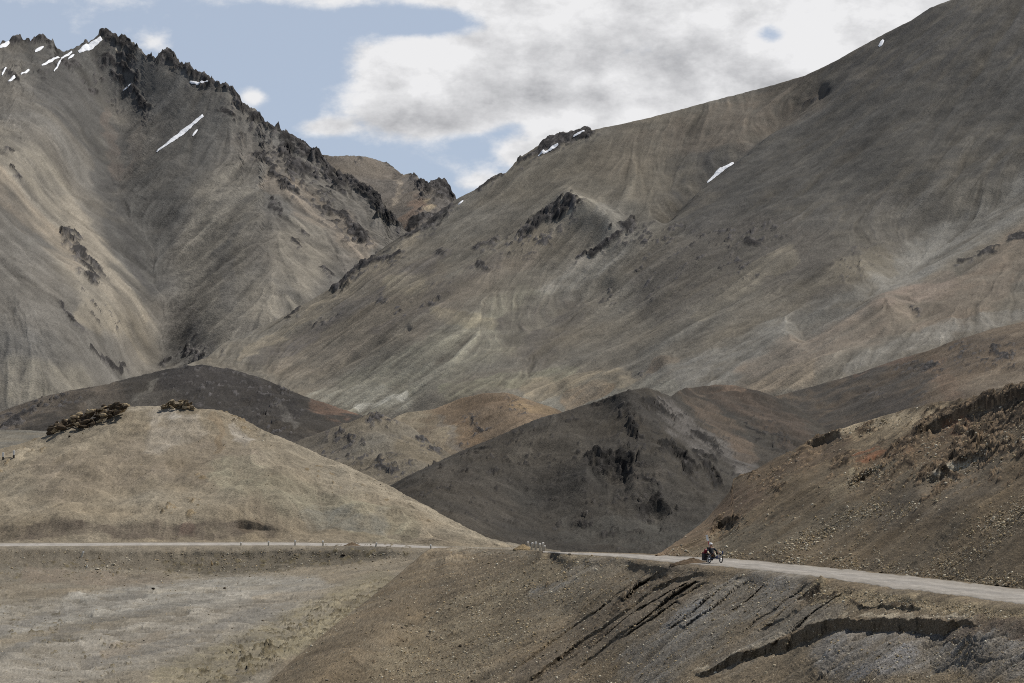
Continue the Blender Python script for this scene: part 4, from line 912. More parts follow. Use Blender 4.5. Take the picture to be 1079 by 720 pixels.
def outcrop(name, label, spots, seed, dark, pale, pale_share, dip=0.4):
    r = np.random.default_rng(seed)
    V, Fc, S = [], [], []
    off = 0
    o0 = None
    for (px, py, d, size) in spots:
        p = at(px, py, d)
        if o0 is None: o0 = p
        v, f = facet_rock(int(r.integers(1e6)), 3, size * r.uniform(0.6, 1.3, 3) * (2.0, 1.1, 0.95), 16, 0.03)
        tl = dip + r.normal(0, 0.25)
        v = np.c_[v[:, 0] * math.cos(tl) - v[:, 2] * math.sin(tl), v[:, 1], v[:, 0] * math.sin(tl) + v[:, 2] * math.cos(tl)]
        v = rotz(v, r.normal(0, 0.5)) + p
        V.append(v); Fc.append(f + off); off += len(v)
        c = lin(pale if r.random() < pale_share else dark) / 0.85 * r.uniform(0.75, 1.25)
        S.append(np.repeat(c[None], len(v), 0))
    V = np.concatenate(V); org = V.mean(0); org[2] = V[:, 2].min()
    o = mesh_from(name, V - org, np.concatenate(Fc), rock_m, soil=np.concatenate(S))
    o.location = org
    return tag(o, label, 'rock outcrop', 'rock outcrops on the bright hill')


r_ = np.random.default_rng(3)
sp = []
for k in range(180):
    u = r_.random()
    x = 53 + 79 * u
    top, bot = np.interp(x, [51, 67, 89, 111, 128, 132], [452, 443, 434, 428.5, 424, 429]), np.interp(x, [51, 73, 96, 116, 132], [457, 453, 448, 440, 431])
    y = top + (bot - top) * r_.random()
    sp.append((x, y, 433 + 6 * r_.random() + 0.2 * (bot - y), float(r_.uniform(0.22, 0.72))))
outcrop('rock_outcrop', 'long dark brown slab of shattered rock leaning on the bright rounded hill', sp, 4, (74, 64, 52), (146, 130, 104), 0.35)
sp = []
for k in range(64):
    x = 168.5 + 35 * r_.random()
    top = np.interp(x, [167, 176, 186, 198, 204], [429.5, 423, 419.5, 422.5, 431])
    y = top + 1.0 + (431 - top) * r_.random() ** (1.3 if k % 3 else 0.5) * 0.9
    sp.append((x, y, 439 + 2 * r_.random(), float(r_.uniform(0.2, 0.5))))
outcrop('rock_outcrop', 'small arched crown of brown rock on top of the bright rounded hill', sp, 9, (98, 86, 68), (150, 136, 112), 0.3, 0.1)


def mound(label, px, py, d, rx, ry, hgt, colr, seed):
    n, m = 36, 14
    V, Fc = [(0, 0, hgt)], []
    for i in range(1, m + 1):
        q = i / m
        for k in range(n):
            a = 2 * math.pi * k / n
            e = 1 + 0.22 * float(perlin(math.cos(a) * 1.6 + seed, math.sin(a) * 1.6, seed))
            x, y = rx * q * e * math.cos(a), ry * q * e * math.sin(a)
            z = hgt * (1 - q) ** 0.9 * (1 - 0.1 * q) + 0.12 * hgt * float(perlin(x * 3 / rx, y * 3 / ry, seed + 1)) * (1 - q) + 0.04 * hgt * r_.standard_normal() * (q < 1) - (0.25 if i == m else 0)
            V.append((x, y, z))
    for k in range(n): Fc.append([0, 1 + k, 1 + (k + 1) % n])
    for i in range(m - 1):
        for k in range(n):
            a, b = 1 + i * n, 1 + (i + 1) * n
            Fc.append([a + k, b + k, b + (k + 1) % n, a + (k + 1) % n])
    S = np.repeat((lin(colr) / 0.9)[None], len(V), 0) * r_.uniform(0.8, 1.2, (len(V), 1))
    o = mesh_from('dirt_mound', V, Fc, rock_m, smooth=True, soil=S)
    o.location = at(px, py, d)
    return tag(o, label, 'dirt mound')


mound('low brown dirt heap on the far road between two marker posts', 371, 576.2, 357, 1.55, 1.6, 0.66, (94, 80, 64), 3)
mound('tan dirt heap beside the cluster of short white bollards', 551, 579.2, 226, 0.95, 1.4, 0.52, (124, 108, 82), 6)
mound('long low brown dirt heap on the road edge beside the tricycle', 729, 595.0, 157, 1.7, 1.5, 0.42, (84, 71, 56), 8)

# ------------------------------------------------------------------ marker posts
white_m = plain('weathered_white_paint', (0.70, 0.67, 0.61), 0.8, 0, 0.2, 9)
grey_m = plain('weathered_concrete', (0.48, 0.43, 0.34), 0.9, 0, 0.25, 9)
dark_m = plain('dark_paint', (0.03, 0.03, 0.03), 0.8, 0, 0.2, 9)


def make_post(h, w, cap, foot):
    t = empty('marker_post', (0, 0, 0))
    b = MB().tube([(0, 0, -0.25), (0, 0, h * 0.5), (0, 0, h * 0.72)], [w * 0.62, w * 0.58, w * 0.55], 8); b.build('shaft', foot, t)
    c = MB().tube([(0, 0, h * 0.722), (0, 0, h * 0.96), (0, 0, h)], [w * 0.57, w * 0.55, w * 0.3], 8); c.build('painted_cap', cap, t)
    return t


def copy_tree(o, parent=None):
    c = o.copy(); C.objects.link(c)
    c.parent = parent
    for ch in [x for x in bpy.data.objects if x.parent == o]:
        copy_tree(ch, c)
    return c


proto = make_post(0.8, 0.16, white_m, grey_m)
far_posts = [(254, 574.9, 357.5, 0.62, 'short white marker post on the far road, first from the edge of the photo'), (283, 575.2, 356.5, 0.86, 'white marker post on the far road, second from the edge of the photo'),
             (311, 574.9, 357, 1.0, 'tall white marker post on the far road, third from the edge of the photo'), (340.5, 575.1, 356, 0.95, 'grey white marker post just before the dirt heap on the far road'),
             (396, 576.4, 351, 0.8, 'tilted white marker post just past the dirt heap on the far road'), (454, 579.0, 338, 0.85, 'white marker post where the far road meets the gravel spur')]
first = True
for px, py, d, s, lab in far_posts:
    o = proto if first else copy_tree(proto)
    first = False
    o.location = wash.surf(px, py) if px < 430 else at(px, py, d)
    o.scale = (1.35, 1.35, s)
    o.rotation_euler = (random.uniform(-.06, .06), 0.25 if px == 396 else random.uniform(-.05, .05), random.random())
    tag(o, lab, 'marker post', 'marker posts along the far road')
bend = [(556.8, 577.0, 228, 0.55, -.1, 'short white capped bollard standing in the tan dirt heap'), (560.2, 578.4, 222, 0.6, .14, 'leaning bollard next to the tan dirt heap'),
        (564.6, 579.4, 219, 0.72, .02, 'tallest bollard in the middle of the cluster'), (569.2, 580.2, 217, 0.66, -.05, 'pale bollard between the tallest one and the last pair'),
        (571.8, 579.9, 218, 0.72, .06, 'bollard with a bright cap behind the last one'), (573.4, 580.8, 215, 0.52, .1, 'stubby last bollard of the cluster, nearest the gravel road')]
for px, py, d, h, tl, lab in bend:
    o = copy_tree(proto)
    p = near.surf(px, min(py, 580.9)); o.location = at(px, py, d)
    o.scale = (1.15, 1.15, h / 0.8); o.rotation_euler = (0, tl, random.random() * .3)
    tag(o, lab, 'bollard', 'bollards at the bend of the road')
o = copy_tree(proto)
p = wash.surf(86.2, 587.2); o.location = p; o.scale = (1.5, 1.5, 1.05); o.rotation_euler = (-0.2, 0.32, 0.2)
tag(o, 'white post stuck aslant in the dark bank under the far road', 'marker post')

# two white pillars joined by a thin rail at the left edge of the bright hill
bg = SH['bright']
pa, pb = bg.surf(3.2, 485.6), bg.surf(14.6, 485.0)
t = empty('rail_barrier', pa)
dv = np.array(pb) - np.array(pa)
for q in ((0, 0, 0), dv):
    q = np.array(q)
    MB().box(q + (0, 0, 0.1), (0.26, 0.26, 0.8), 0.03).build('pillar_foot', dark_m, t)
    MB().box(q + (0, 0, 0.905), (0.34, 0.34, 0.8), 0.05).build('pillar', white_m, t)
MB().tube([np.array((0, 0, .22)), dv + (0, 0, .22)], 0.05).build('rail', dark_m, t)
tag(t, 'two stout white pillars with dark feet joined by a low rail on the bright hill', 'barrier')

# ------------------------------------------------------------------ stones
def stone_sample(sheet, n, weight, lo, hi, power, seed):
    """positions on a hill, as many per area of view as WEIGHT says"""
    r = np.random.default_rng(seed)
    out = []
    while len(out) < n:
        x = r.uniform(max(sheet.cols[0], -60), min(sheet.cols[-1], 1140), 4000)
        y = r.uniform(sheet.tp.min(), 735, 4000)
        tp, bt = np.interp(x, sheet.cols, sheet.tp), np.interp(x, sheet.cols, sheet.bt)
        ok = (y > tp + 1.5) & (y < bt - 0.5) & (r.random(4000) < weight(x, y))
        out += list(zip(x[ok], y[ok]))
    out = np.array(out[:n])
    u = r.random(n)
    size = lo * (1 + u * ((hi / lo) ** (-power) - 1)) ** (-1 / power)
    P = sheet.surf(out[:, 0], out[:, 1])
    m = np.linalg.norm(P, axis=1) / F_PX
    return P, size * m, out


def blobs(x, y, items, basew):
    w = np.full(x.shape, basew)
    for pts, rad, k in items:
        w = np.maximum(w, k * np.exp(-(seg_dist(x, y, pts) / rad) ** 2))
    return w


def w_near(x, y):
    w = blobs(x, y, [([(430, 720), (520, 650), (600, 600)], 70, 0.5), ([(620, 720), (720, 660), (800, 620)], 50, 0.35), ([(850, 628), (960, 634), (1079, 652)], 10, 1.0), ([(90, 598), (140, 600)], 12, 0.5), ([(240, 600), (310, 590)], 14, 0.3), ([(300, 700), (380, 640)], 14, 0.25), ([(900, 700), (1060, 690)], 40, 0.3)], 0.06)
    w = np.where((x < 420) & (y > 625), w * 0.5, w)
    return w * (road_level(x, y) > 0.9) * ((x > 576) | (y > 582))


def w_wash(x, y):
    w = blobs(x, y, [([(90, 598), (140, 600)], 12, 0.8), ([(180, 596), (310, 592), (420, 582)], 14, 0.7), ([(300, 700), (380, 640)], 16, 0.3), ([(0, 590), (80, 585)], 14, 0.3)], 0.08)
    edge = poly([(250, 752), (280, 722), (350, 661), (420, 605), (453, 578)], x)
    return w * (road_level(x, y) > 0.9) * (y > 578) * ((x < 250) | (y < edge))


def w_cut(x, y):
    n = fbm(x, y, 24, 3, 4)
    w = blobs(x, y, [([(700, 583), (800, 588), (900, 594), (1000, 606), (1079, 616)], 7, 1.0), ([(810, 588), (880, 556), (930, 528)], 9, 1.0), ([(880, 585), (940, 545), (1000, 515)], 7, 0.3), ([(990, 595), (1040, 560), (1079, 535)], 13, 1.0), ([(900, 508), (925, 498)], 9, 0.6), ([(985, 512), (1040, 480)], 8, 0.5), ([(980, 470), (1060, 450)], 24, 0.3), ([(890, 455), (960, 440)], 8, 0.2)], 0.05)
    return np.clip(w * (0.7 + 0.8 * n), 0, 1)


def w_hill(x, y):
    return blobs(x, y, [([(240, 438), (290, 462)], 8, 0.5), ([(350, 490), (500, 562)], 12, 0.12), ([(50, 462), (120, 440)], 6, 0.4)], 0.02)


sm = ground_material('loose_stone', 0.05, 0.5, contrast=0.3)
stone_cols = [(172, 160, 136), (146, 132, 106), (190, 182, 162), (126, 112, 90), (160, 142, 110), (112, 104, 92)]
sets = [(near, w_near, 13000, 1.05, 4.8, 2.8, 1), (wash, w_wash, 2600, 0.9, 3.4, 2.8, 5), (SH['cut'], w_cut, 10500, 1.05, 5.6, 2.5, 2), (SH['bright'], w_hill, 700, 0.7, 2.4, 2.8, 3)]
Ps, Ss, Qs, Is = [], [], [], []
for k, (sh, w, n, lo, hi, po, sd) in enumerate(sets):
    P, S, q = stone_sample(sh, n, w, lo, hi, po, sd)
    Ps.append(P); Ss.append(S); Qs.append(S / (np.linalg.norm(P, axis=1) / F_PX)); Is.append(np.full(n, k))
Ps, Ss, Qs, Is = np.concatenate(Ps), np.concatenate(Ss), np.concatenate(Qs), np.concatenate(Is)
order = np.argsort(-Qs)
big, rest = order[:286], order[286:]
kinds = []
for k in range(10):
    v, f = facet_rock(100 + k, 2, (0.62, 0.5, 0.42), 11, 0.03)
    c = lin(stone_cols[k % 6]) / 0.85
    o = mesh_from('stone', v, f, sm, soil=np.repeat(c[None], len(v), 0))
    kinds.append(o.data); bpy.data.objects.remove(o)
where = [('loose angular stone on the near gravel spur below the road', 'loose stones on the near gravel spur'),
         ('loose stone on the flat gravel wash or the bank under the far road', 'loose stones in the gravel wash'),
         ('loose angular stone on the steep brown cut slope above the road', 'loose stones on the cut slope'),
         ('loose stone on the bright rounded hill', 'loose stones on the bright hill')]
for i in big:
    o = bpy.data.objects.new('stone', kinds[int(rng.integers(10))])
    C.objects.link(o)
    s = float(Ss[i]) * 1.0
    o.location = Ps[i] + (0, 0, 0.12 * s); o.scale = (s, s, s * random.uniform(.8, 1.1)); o.rotation_euler = (random.uniform(-.3, .3), random.uniform(-.3, .3), random.uniform(0, 6.28))
    tag(o, where[Is[i]][0], 'stone', where[Is[i]][1])
V, Fc, S, off = [], [], [], 0
protos = [facet_rock(300 + k, 1, (0.6, 0.5, 0.42), 8, 0.05) for k in range(12)]
for i in rest:
    v, f = protos[int(rng.integers(12))]
    v = rotz(v, rng.uniform(0, 6.28)) * Ss[i] + Ps[i] + (0, 0, 0.1 * Ss[i])
    V.append(v); Fc.append(f + off); off += len(v)
    c = lin(stone_cols[int(rng.integers(6))]) / 0.85 * rng.uniform(0.7, 1.2)
    S.append(np.repeat(c[None], len(v), 0))
o = mesh_from('gravel', np.concatenate(V), np.concatenate(Fc), sm, soil=np.concatenate(S))
tag(o, kind='stuff')


def boulder(sheet, px, py, w, h, colr, label, seed):
    m = float(np.linalg.norm(sheet.surf(px, py))) / F_PX
    v, f = facet_rock(seed, 3, (w * m * .62, w * m * .55, h * m * .62), 13, 0.03)
    o = mesh_from('boulder', v, f, rock_m, soil=np.repeat((lin(colr) / 0.9)[None], len(v), 0))
    o.location = np.array(sheet.surf(px, py)) + (0, 0, 0.38 * h * m)
    return tag(o, label, 'boulder')


boulder(wash, 91.5, 598, 2.6, 3.4, (190, 184, 170), 'upright white boulder at the start of the pale stone row under the far road', 21)
boulder(wash, 102.5, 600, 5.0, 2.0, (182, 174, 156), 'flat white boulder in the pale stone row under the far road', 22)
boulder(wash, 119.5, 595.5, 4.4, 2.2, (176, 168, 148), 'largest pale boulder higher up in the pale stone row', 23)
boulder(wash, 113, 598, 3.0, 1.6, (168, 158, 136), 'small pale boulder between the two larger ones of the row', 24)
boulder(wash, 137.5, 600, 5.4, 1.7, (170, 160, 138), 'long pale boulder at the far end of the pale stone row', 25)
boulder(wash, 161.5, 622, 5.0, 3.0, (46, 40, 35), 'dark brown boulder sitting alone on the grey gravel wash edge', 26)
boulder(wash, 223, 596, 3.0, 5.0, (142, 122, 92), 'upright tan boulder on the dark bank under the far road', 27)
boulder(wash, 236.5, 620.5, 3.4, 2.2, (74, 64, 52), 'small dark boulder on the upper edge of the gravel wash', 28)
boulder(wash, 361, 586, 5.0, 2.6, (40, 35, 30), 'black boulder on the bank below the dirt heap', 29)
boulder(near, 428.5, 660, 4.6, 3.6, (128, 118, 96), 'pale grey boulder in the middle of the gravel spur slope', 30)
boulder(near, 412, 634, 3.4, 2.4, (150, 140, 116), 'pale boulder on the gravel spur slope close to the wash', 31)
boulder(near, 485, 682, 4.0, 3.2, (50, 44, 37), 'dark boulder low on the gravel spur slope', 32)
boulder(SH['bright'], 73.5, 460.6, 2.4, 2.2, (44, 38, 32), 'lone dark boulder on the bright hill under the long rock slab', 33)
boulder(SH['cut'], 1062, 612, 6.0, 3.2, (176, 166, 144), 'white boulder at the roadside under the cut slope', 34)

# ------------------------------------------------------------------ the loaded recumbent tricycle and its rider
blue_m = plain('blue_frame_paint', (0.03, 0.07, 0.19), 0.35, 0.0, 0.05, 30, 0.5)
black_m = plain('black_rubber', (0.018, 0.018, 0.019), 0.75)
mesh_m = plain('black_seat_mesh', (0.02, 0.02, 0.022), 0.85, 0, 0.3, 60)
steel_m = plain('bare_metal', (0.55, 0.56, 0.58), 0.35, 0.9)
red_m = plain('red_bag_cloth', (0.2, 0.012, 0.016), 0.6, 0, 0.15, 14)
blackbag_m = plain('black_bag_cloth', (0.022, 0.02, 0.02), 0.7, 0, 0.2, 14)
flagw_m = plain('white_flag_cloth', (0.82, 0.82, 0.80), 0.8)
flagr_m = plain('red_flag_cloth', (0.5, 0.10, 0.10), 0.8)
skin_m = plain('sunburnt_skin', (0.42, 0.24, 0.16), 0.6)
hair_m = plain('dark_hair', (0.03, 0.022, 0.016), 0.7)
cream_m = plain('cream_cloth', (0.68, 0.60, 0.42), 0.85, 0, 0.1, 18)
vest_m = plain('black_vest_cloth', (0.022, 0.024, 0.03), 0.85, 0, 0.2, 18)
trous_m = plain('beige_cloth', (0.52, 0.47, 0.34), 0.85, 0, 0.1, 18)
helm_m = plain('white_helmet_shell', (0.82, 0.82, 0.82), 0.35, 0, 0.03, 18, 0.5)
shoe_m = plain('blue_shoe_cloth', (0.05, 0.08, 0.2), 0.6)

TX, TY = 753.6, 594.0
base = at(TX, TY, float(near.tps(TX, TY))); base[2] += 0.035
HEAD = math.atan2(-0.927, 0.375)
trike = empty('recumbent_tricycle', base, HEAD)
tag(trike, 'blue three wheeled recumbent tricycle with a tall flag on the gravel road', 'tricycle')


def wheel(cx, cy, R, name='wheel'):
    w = empty(name, (cx, cy, R)); w.parent = trike
    tr = MB().ring((0, 0, 0), R - 0.028, 0.028, 36, 8); tr.build('tyre', black_m, w)
    MB().ring((0, 0, 0), R - 0.066, 0.013, 36, 6, 1.1).build('rim', steel_m, w)
    sp_ = MB()
    for k in range(20):
        a = 2 * math.pi * k / 20
        sp_.tube([(0.02 * math.cos(a + .8), 0.028 * (-1) ** k, 0.02 * math.sin(a + .8)), ((R - 0.07) * math.cos(a), 0, (R - 0.07) * math.sin(a))], 0.0025, 5)
    sp_.build('spokes', steel_m, w)
    MB().tube([(0, -0.045, 0), (0, 0.045, 0)], 0.024, 12).build('hub', steel_m, w)
    return w


RF, RR = 0.275, 0.275
wheel(0, 0.41, RF); wheel(0, -0.41, RF); wheel(-1.08, 0, RR)
fr = MB()
fr.tube([(0.68, 0, 0.46), (0.35, 0, 0.38), (0.0, 0, 0.31), (-0.3, 0, 0.27), (-0.62, 0, 0.29)], 0.03, 12)
fr.tube([(-0.02, -0.36, 0.27), (-0.02, -0.1, 0.31), (-0.02, 0.1, 0.31), (-0.02, 0.36, 0.27)], 0.022, 10)
for s in (-1, 1):
    fr.tube([(-0.6, 0, 0.29), (-0.8, 0.085 * s, 0.29), (-1.08, 0.075 * s, RR)], 0.014, 8)
    fr.tube([(-0.62, 0, 0.30), (-0.74, 0.15 * s, 0.62), (-0.80, 0.15 * s, 0.88)], 0.012, 8)
    fr.tube([(-0.02, 0.36 * s, 0.20), (-0.02, 0.365 * s, 0.36)], 0.018, 8)
fr.build('frame', blue_m, trike)
st = MB()
prof = [(0.02, 0.35), (-0.12, 0.33), (-0.34, 0.32), (-0.44, 0.37), (-0.55, 0.56), (-0.68, 0.80), (-0.76, 0.98)]
V, Fc = [], []
for (x, z) in prof:
    for k in range(7):
        y = (k / 6 - 0.5) * 0.42
        V.append((x, y, z + 0.05 * (abs(y) / 0.21) ** 2))
for (x, z) in prof:
    for k in range(7):
        y = (k / 6 - 0.5) * 0.42
        V.append((x - 0.015, y, z - 0.025 + 0.05 * (abs(y) / 0.21) ** 2))
n = len(prof) * 7
for i in range(len(prof) - 1):
    for k in range(6):
        a = i * 7 + k
        Fc.append([a, a + 1, a + 8, a + 7]); Fc.append([n + a, n + a + 7, n + a + 8, n + a + 1])
for i in range(len(prof) - 1):
    for k in (0, 6):
        a = i * 7 + k
        Fc.append([a, a + 7, n + a + 7, n + a])
st.add(V, Fc).build('seat', mesh_m, trike)
ck = MB().ring((0.66, -0.05, 0.46), 0.09, 0.006, 28, 5)
ck.tube([(0.66, -0.1, 0.46), (0.66, 0.1, 0.46)], 0.02, 8)
ck.build('chainring', steel_m, trike)
for s in (1, -1):
    ca = MB().tube([(0.66, 0.09 * s, 0.46), (0.66 + 0.10 * s, 0.1 * s, 0.46 + 0.13 * s)], 0.012, 8)
    cr_ = ca.build('crank', steel_m, trike)
    MB().box((0.66 + 0.10 * s, 0.15 * s, 0.46 + 0.13 * s), (0.09, 0.09, 0.025), 0.006).build('pedal', black_m, cr_)
for s in (1, -1):
    hb = MB().tube([(-0.05, 0.06 * s, 0.27), (-0.10, 0.28 * s, 0.27), (-0.12, 0.33 * s, 0.34), (-0.08, 0.36 * s, 0.58)], 0.012, 8).build('handlebar', black_m, trike)
    MB().tube([(-0.09, 0.355 * s, 0.5), (-0.075, 0.362 * s, 0.63)], 0.02, 8).build('grip', black_m, hb)
    mr = MB().tube([(-0.075, 0.362 * s, 0.63), (-0.03, 0.43 * s, 0.74)], 0.006, 6).build('mirror', black_m, trike)
    fd = MB()
    arc = [(RF + 0.025) * np.array((math.cos(a), 0, math.sin(a))) + (0, 0.41 * s, RF) for a in np.linspace(0.9, 2.9, 12)]
    V, Fc = [], []
    for p in arc:
        V += [p + (0, -0.03, 0), p + (0, 0.03, 0)]
    for i in range(11): Fc.append([2 * i, 2 * i + 1, 2 * i + 3, 2 * i + 2])
    MB().add(V, Fc).build('mudguard', black_m, trike)
rk = MB()
for s in (1, -1):
    rk.tube([(-0.74, 0.06 * s, 0.62), (-1.32, 0.06 * s, 0.62)], 0.008, 6)
    rk.tube([(-1.08, 0.075 * s, RR), (-1.22, 0.065 * s, 0.62)], 0.007, 6)
    rk.tube([(-1.08, 0.075 * s, RR), (-0.95, 0.065 * s, 0.62)], 0.007, 6)
for x in (-0.78, -0.95, -1.12, -1.30):
    rk.tube([(x, -0.06, 0.62), (x, 0.06, 0.62)], 0.007, 6)
rk.build('rear_rack', black_m, trike)
# flag: a thin bent rod with a white streamer over a red one
rod = [np.array((-0.84 - 0.05 * u * u, 0.10 - 0.14 * u - 0.05 * u * u, 0.62 + 1.16 * u)) for u in np.linspace(0, 1, 10)]
fp = MB().tube(rod, [0.014] * 10, 6).build('flag_pole', flagw_m, trike)


def streamer(u0, u1, w, mat, name):
    V, Fc = [], []
    us = np.linspace(u0, u1, 8)
    for i, u in enumerate(us):
        p = np.array((-0.84 - 0.05 * u * u, 0.10 - 0.14 * u - 0.05 * u * u, 0.62 + 1.16 * u))
        q = p + np.array((0.02 * math.sin(i * 1.3), 0.0, 0))
        for dx, dy in ((0, -0.003), (-0.4 * w, -w), (-0.4 * w, -w + 0.006), (0, 0.003)):
            V.append(q + (dx, dy + 0.012 * math.sin(i * 1.7), -0.02))
    for i in range(7):
        for k in range(4):
            Fc.append([4 * i + k, 4 * i + (k + 1) % 4, 4 * i + 4 + (k + 1) % 4, 4 * i + 4 + k])
    Fc += [[0, 1, 2, 3][::-1], [28, 29, 30, 31]]
    return MB().add(V, Fc).build(name, mat, fp)


streamer(0.66, 1.0, 0.12, flagw_m, 'white_streamer')
streamer(0.42, 0.66, 0.06, flagr_m, 'red_streamer')


def local(p):
    c, s = math.cos(HEAD), math.sin(HEAD)
    return (base[0] + p[0] * c - p[1] * s, base[1] + p[0] * s + p[1] * c, base[2] + p[2])


def bag(y, lab):
    t = empty('pannier', local((-1.08, y, 0.14)), HEAD)
    MB().box((0, 0, 0.22), (0.40, 0.20, 0.46), 0.05).build('bag_body', blackbag_m, t)
    MB().box((0, 0, 0.49), (0.35, 0.18, 0.09), 0.035).build('rolled_top', red_m, t)
    MB().box((0, 0.092 * (1 if y > 0 else -1), 0.2), (0.2, 0.02, 0.2), 0.008).build('pocket', blackbag_m, t)
    return tag(t, lab, 'pannier', 'panniers on the tricycle')


bag(0.22, 'black pannier with a red rolled top on the far side of the rear wheel')
bag(-0.22, 'black pannier with a red rolled top on the near side of the rear wheel')
db = MB().tube([(0, -0.24, 0), (0, -0.22, 0), (0, 0.22, 0), (0, 0.24, 0)], [0.07, 0.115, 0.115, 0.07], 16).build('dry_bag', red_m)
db.location = local((-1.02, 0, 0.75)); db.rotation_euler = (0, 0, HEAD)
tag(db, 'red rolled dry bag strapped across the rear rack behind the rider', 'bag')


def skin_mesh(name, chains, mat, parent=None, sub=2):
    """a continuous tapering surface grown over a skeleton; chains share joints by name"""
    names, edges, rad = {}, [], []
    verts = []
    for ch in chains:
        prev = None
        for (key, co, r) in ch:
            if key not in names:
                names[key] = len(verts); verts.append(co); rad.append(r)
            if prev is not None: edges.append((prev, names[key]))
            prev = names[key]
    me = bpy.data.meshes.new(name)
    me.from_pydata(verts, edges, [])
    o = bpy.data.objects.new(name, me); C.objects.link(o)
    me.materials.append(mat)
    md = o.modifiers.new('skin', 'SKIN'); md.use_smooth_shade = True
    if not me.skin_vertices: me.attributes.new('skin', 'FLOAT', 'POINT')
    for v, r in zip(me.skin_vertices[0].data, rad):
        v.radius = r if isinstance(r, tuple) else (r, r)
    me.skin_vertices[0].data[0].use_root = True
    sb = o.modifiers.new('sub', 'SUBSURF'); sb.levels = sb.render_levels = sub
    if parent: o.parent = parent
    return o


def J(x, y, z): return (x, y, z)


HIP, CH, SHO, NK = (-0.36, 0, 0.46), (-0.53, 0, 0.72), (-0.62, 0, 0.92), (-0.63, 0, 1.02)
HD = (-0.60, 0, 1.13)
body_ch = [[('hip', HIP, .12), ('belly', (-.44, 0, .58), .115), ('chest', CH, .125), ('sho', SHO, .085), ('neck', NK, .052), ('head', (-.61, 0, 1.10), .085), ('top', (-.60, 0, 1.19), .08)],
           [('head', 0, 0), ('chin', (-.535, 0, 1.065), .045)], [('head', 0, 0), ('nose', (-.505, 0, 1.11), .018)]]
for s in (1, -1):
    body_ch.append([('hip', 0, 0), ('thigh%d' % s, (-.30, .11 * s, .46), .082)])
    kn = (0.20, .14 * s, .70 + .05 * s); an = (0.60 + .10 * s, .15 * s, .50 + .13 * s)
    body_ch.append([('thigh%d' % s, 0, 0), ('knee%d' % s, kn, .055), ('calf%d' % s, tuple(np.array(kn) * .6 + np.array(an) * .4), .052), ('ankle%d' % s, an, .036)])
    body_ch.append([('sho', 0, 0), ('shj%d' % s, (-.60, .19 * s, .92), .055), ('elb%d' % s, (-.36, .34 * s, .70), .042), ('wri%d' % s, (-.12, .36 * s, .60), .03), ('palm%d' % s, (-.07, .362 * s, .585), .032)])
    for q in range(4):
        zz = .61 - .022 * q
        body_ch.append([('palm%d' % s, 0, 0), ('k%d%d' % (s, q), (-.045, .385 * s, zz), .011), ('f%d%d' % (s, q), (-.05 + .01 * (q % 2), .345 * s, zz - .004), .010)])
    body_ch.append([('palm%d' % s, 0, 0), ('th%d' % s, (-.085, .34 * s, .625), .012), ('tt%d' % s, (-.06, .345 * s, .645), .010)])
person = skin_mesh('person', body_ch, skin_m)
person.location = base; person.rotation_euler = (0, 0, HEAD)
tag(person, 'rider in white helmet and dark vest reclining on the tricycle, hands on the handlebars', 'person')
skin_mesh('vest', [[('a', HIP, .145), ('b', (-.44, 0, .58), .14), ('c', CH, .15), ('d', (-.61, 0, .90), .115)], [('d', 0, 0), ('l', (-.595, .14, .90), .085)], [('d', 0, 0), ('r', (-.595, -.14, .90), .085)]], vest_m, person)
for s in (1, -1):
    skin_mesh('sleeve', [[('a', (-.60, .185 * s, .92), .074), ('b', (-.48, .27 * s, .81), .068), ('c', (-.37, .335 * s, .71), .06)]], vest_m, person)
    skin_mesh('arm_warmer', [[('a', (-.375, .33 * s, .715), .05), ('b', (-.25, .348 * s, .655), .048), ('c', (-.15, .358 * s, .612), .042)]], cream_m, person)
    kn = (0.20, .14 * s, .70 + .05 * s); an = (0.60 + .10 * s, .15 * s, .50 + .13 * s)
    skin_mesh('shorts_leg', [[('a', (-.34, .09 * s, .46), .105), ('b', (-.1, .13 * s, .58), .09), ('c', tuple(np.array(kn) - (.06, 0, .03)), .068)]], vest_m, person)
    skin_mesh('legging', [[('c', kn, .06), ('d', tuple(np.array(kn) * .5 + np.array(an) * .5), .056), ('e', tuple(np.array(kn) * .1 + np.array(an) * .9), .042)]], trous_m, person)
    skin_mesh('shoe', [[('a', tuple(np.array(an) + (-.02, 0, -.03)), .045), ('b', tuple(np.array(an) + (.04, 0, .04)), .046), ('c', tuple(np.array(an) + (.07, 0, .15)), .036)]], shoe_m, person)
    MB().tube([(-.535, .035 * s, 1.125), (-.525, .035 * s, 1.125)], 0.012, 10).build('eye', black_m, person)
hv, hf = ICO[3]
hv = hv[:, :] * (0.135, 0.115, 0.095)
keep = np.array([(hv[t_][:, 2].mean() > -0.03) for t_ in hf])
hm = mesh_from('helmet', hv + (-.60, 0, 1.185), hf[keep], helm_m, person, smooth=True)
sl = hm.modifiers.new('thick', 'SOLIDIFY'); sl.thickness = 0.015

# ------------------------------------------------------------------ camera, sun, sky
cam = bpy.data.cameras.new('camera')
cam.lens = 36.0 * F_PX / 1079.0
cam.sensor_width = 36.0
cam.clip_start = 0.5; cam.clip_end = 40000
co = bpy.data.objects.new('camera', cam); C.objects.link(co)
co.location = (0, 0, 0)
co.rotation_euler = (math.pi / 2 + PITCH, 0, 0)
bpy.context.scene.camera = co

sd = np.array((math.cos(SUN_EL) * math.sin(SUN_AZ), math.cos(SUN_EL) * math.cos(SUN_AZ), math.sin(SUN_EL)))
from mathutils import Vector
ld = bpy.data.lights.new('sun', 'SUN'); ld.energy = SUN_E; ld.angle = math.radians(0.55); ld.color = (1.0, 0.955, 0.885)
lo = bpy.data.objects.new('sun', ld); C.objects.link(lo)
lo.rotation_euler = Vector(sd).to_track_quat('Z', 'Y').to_euler()

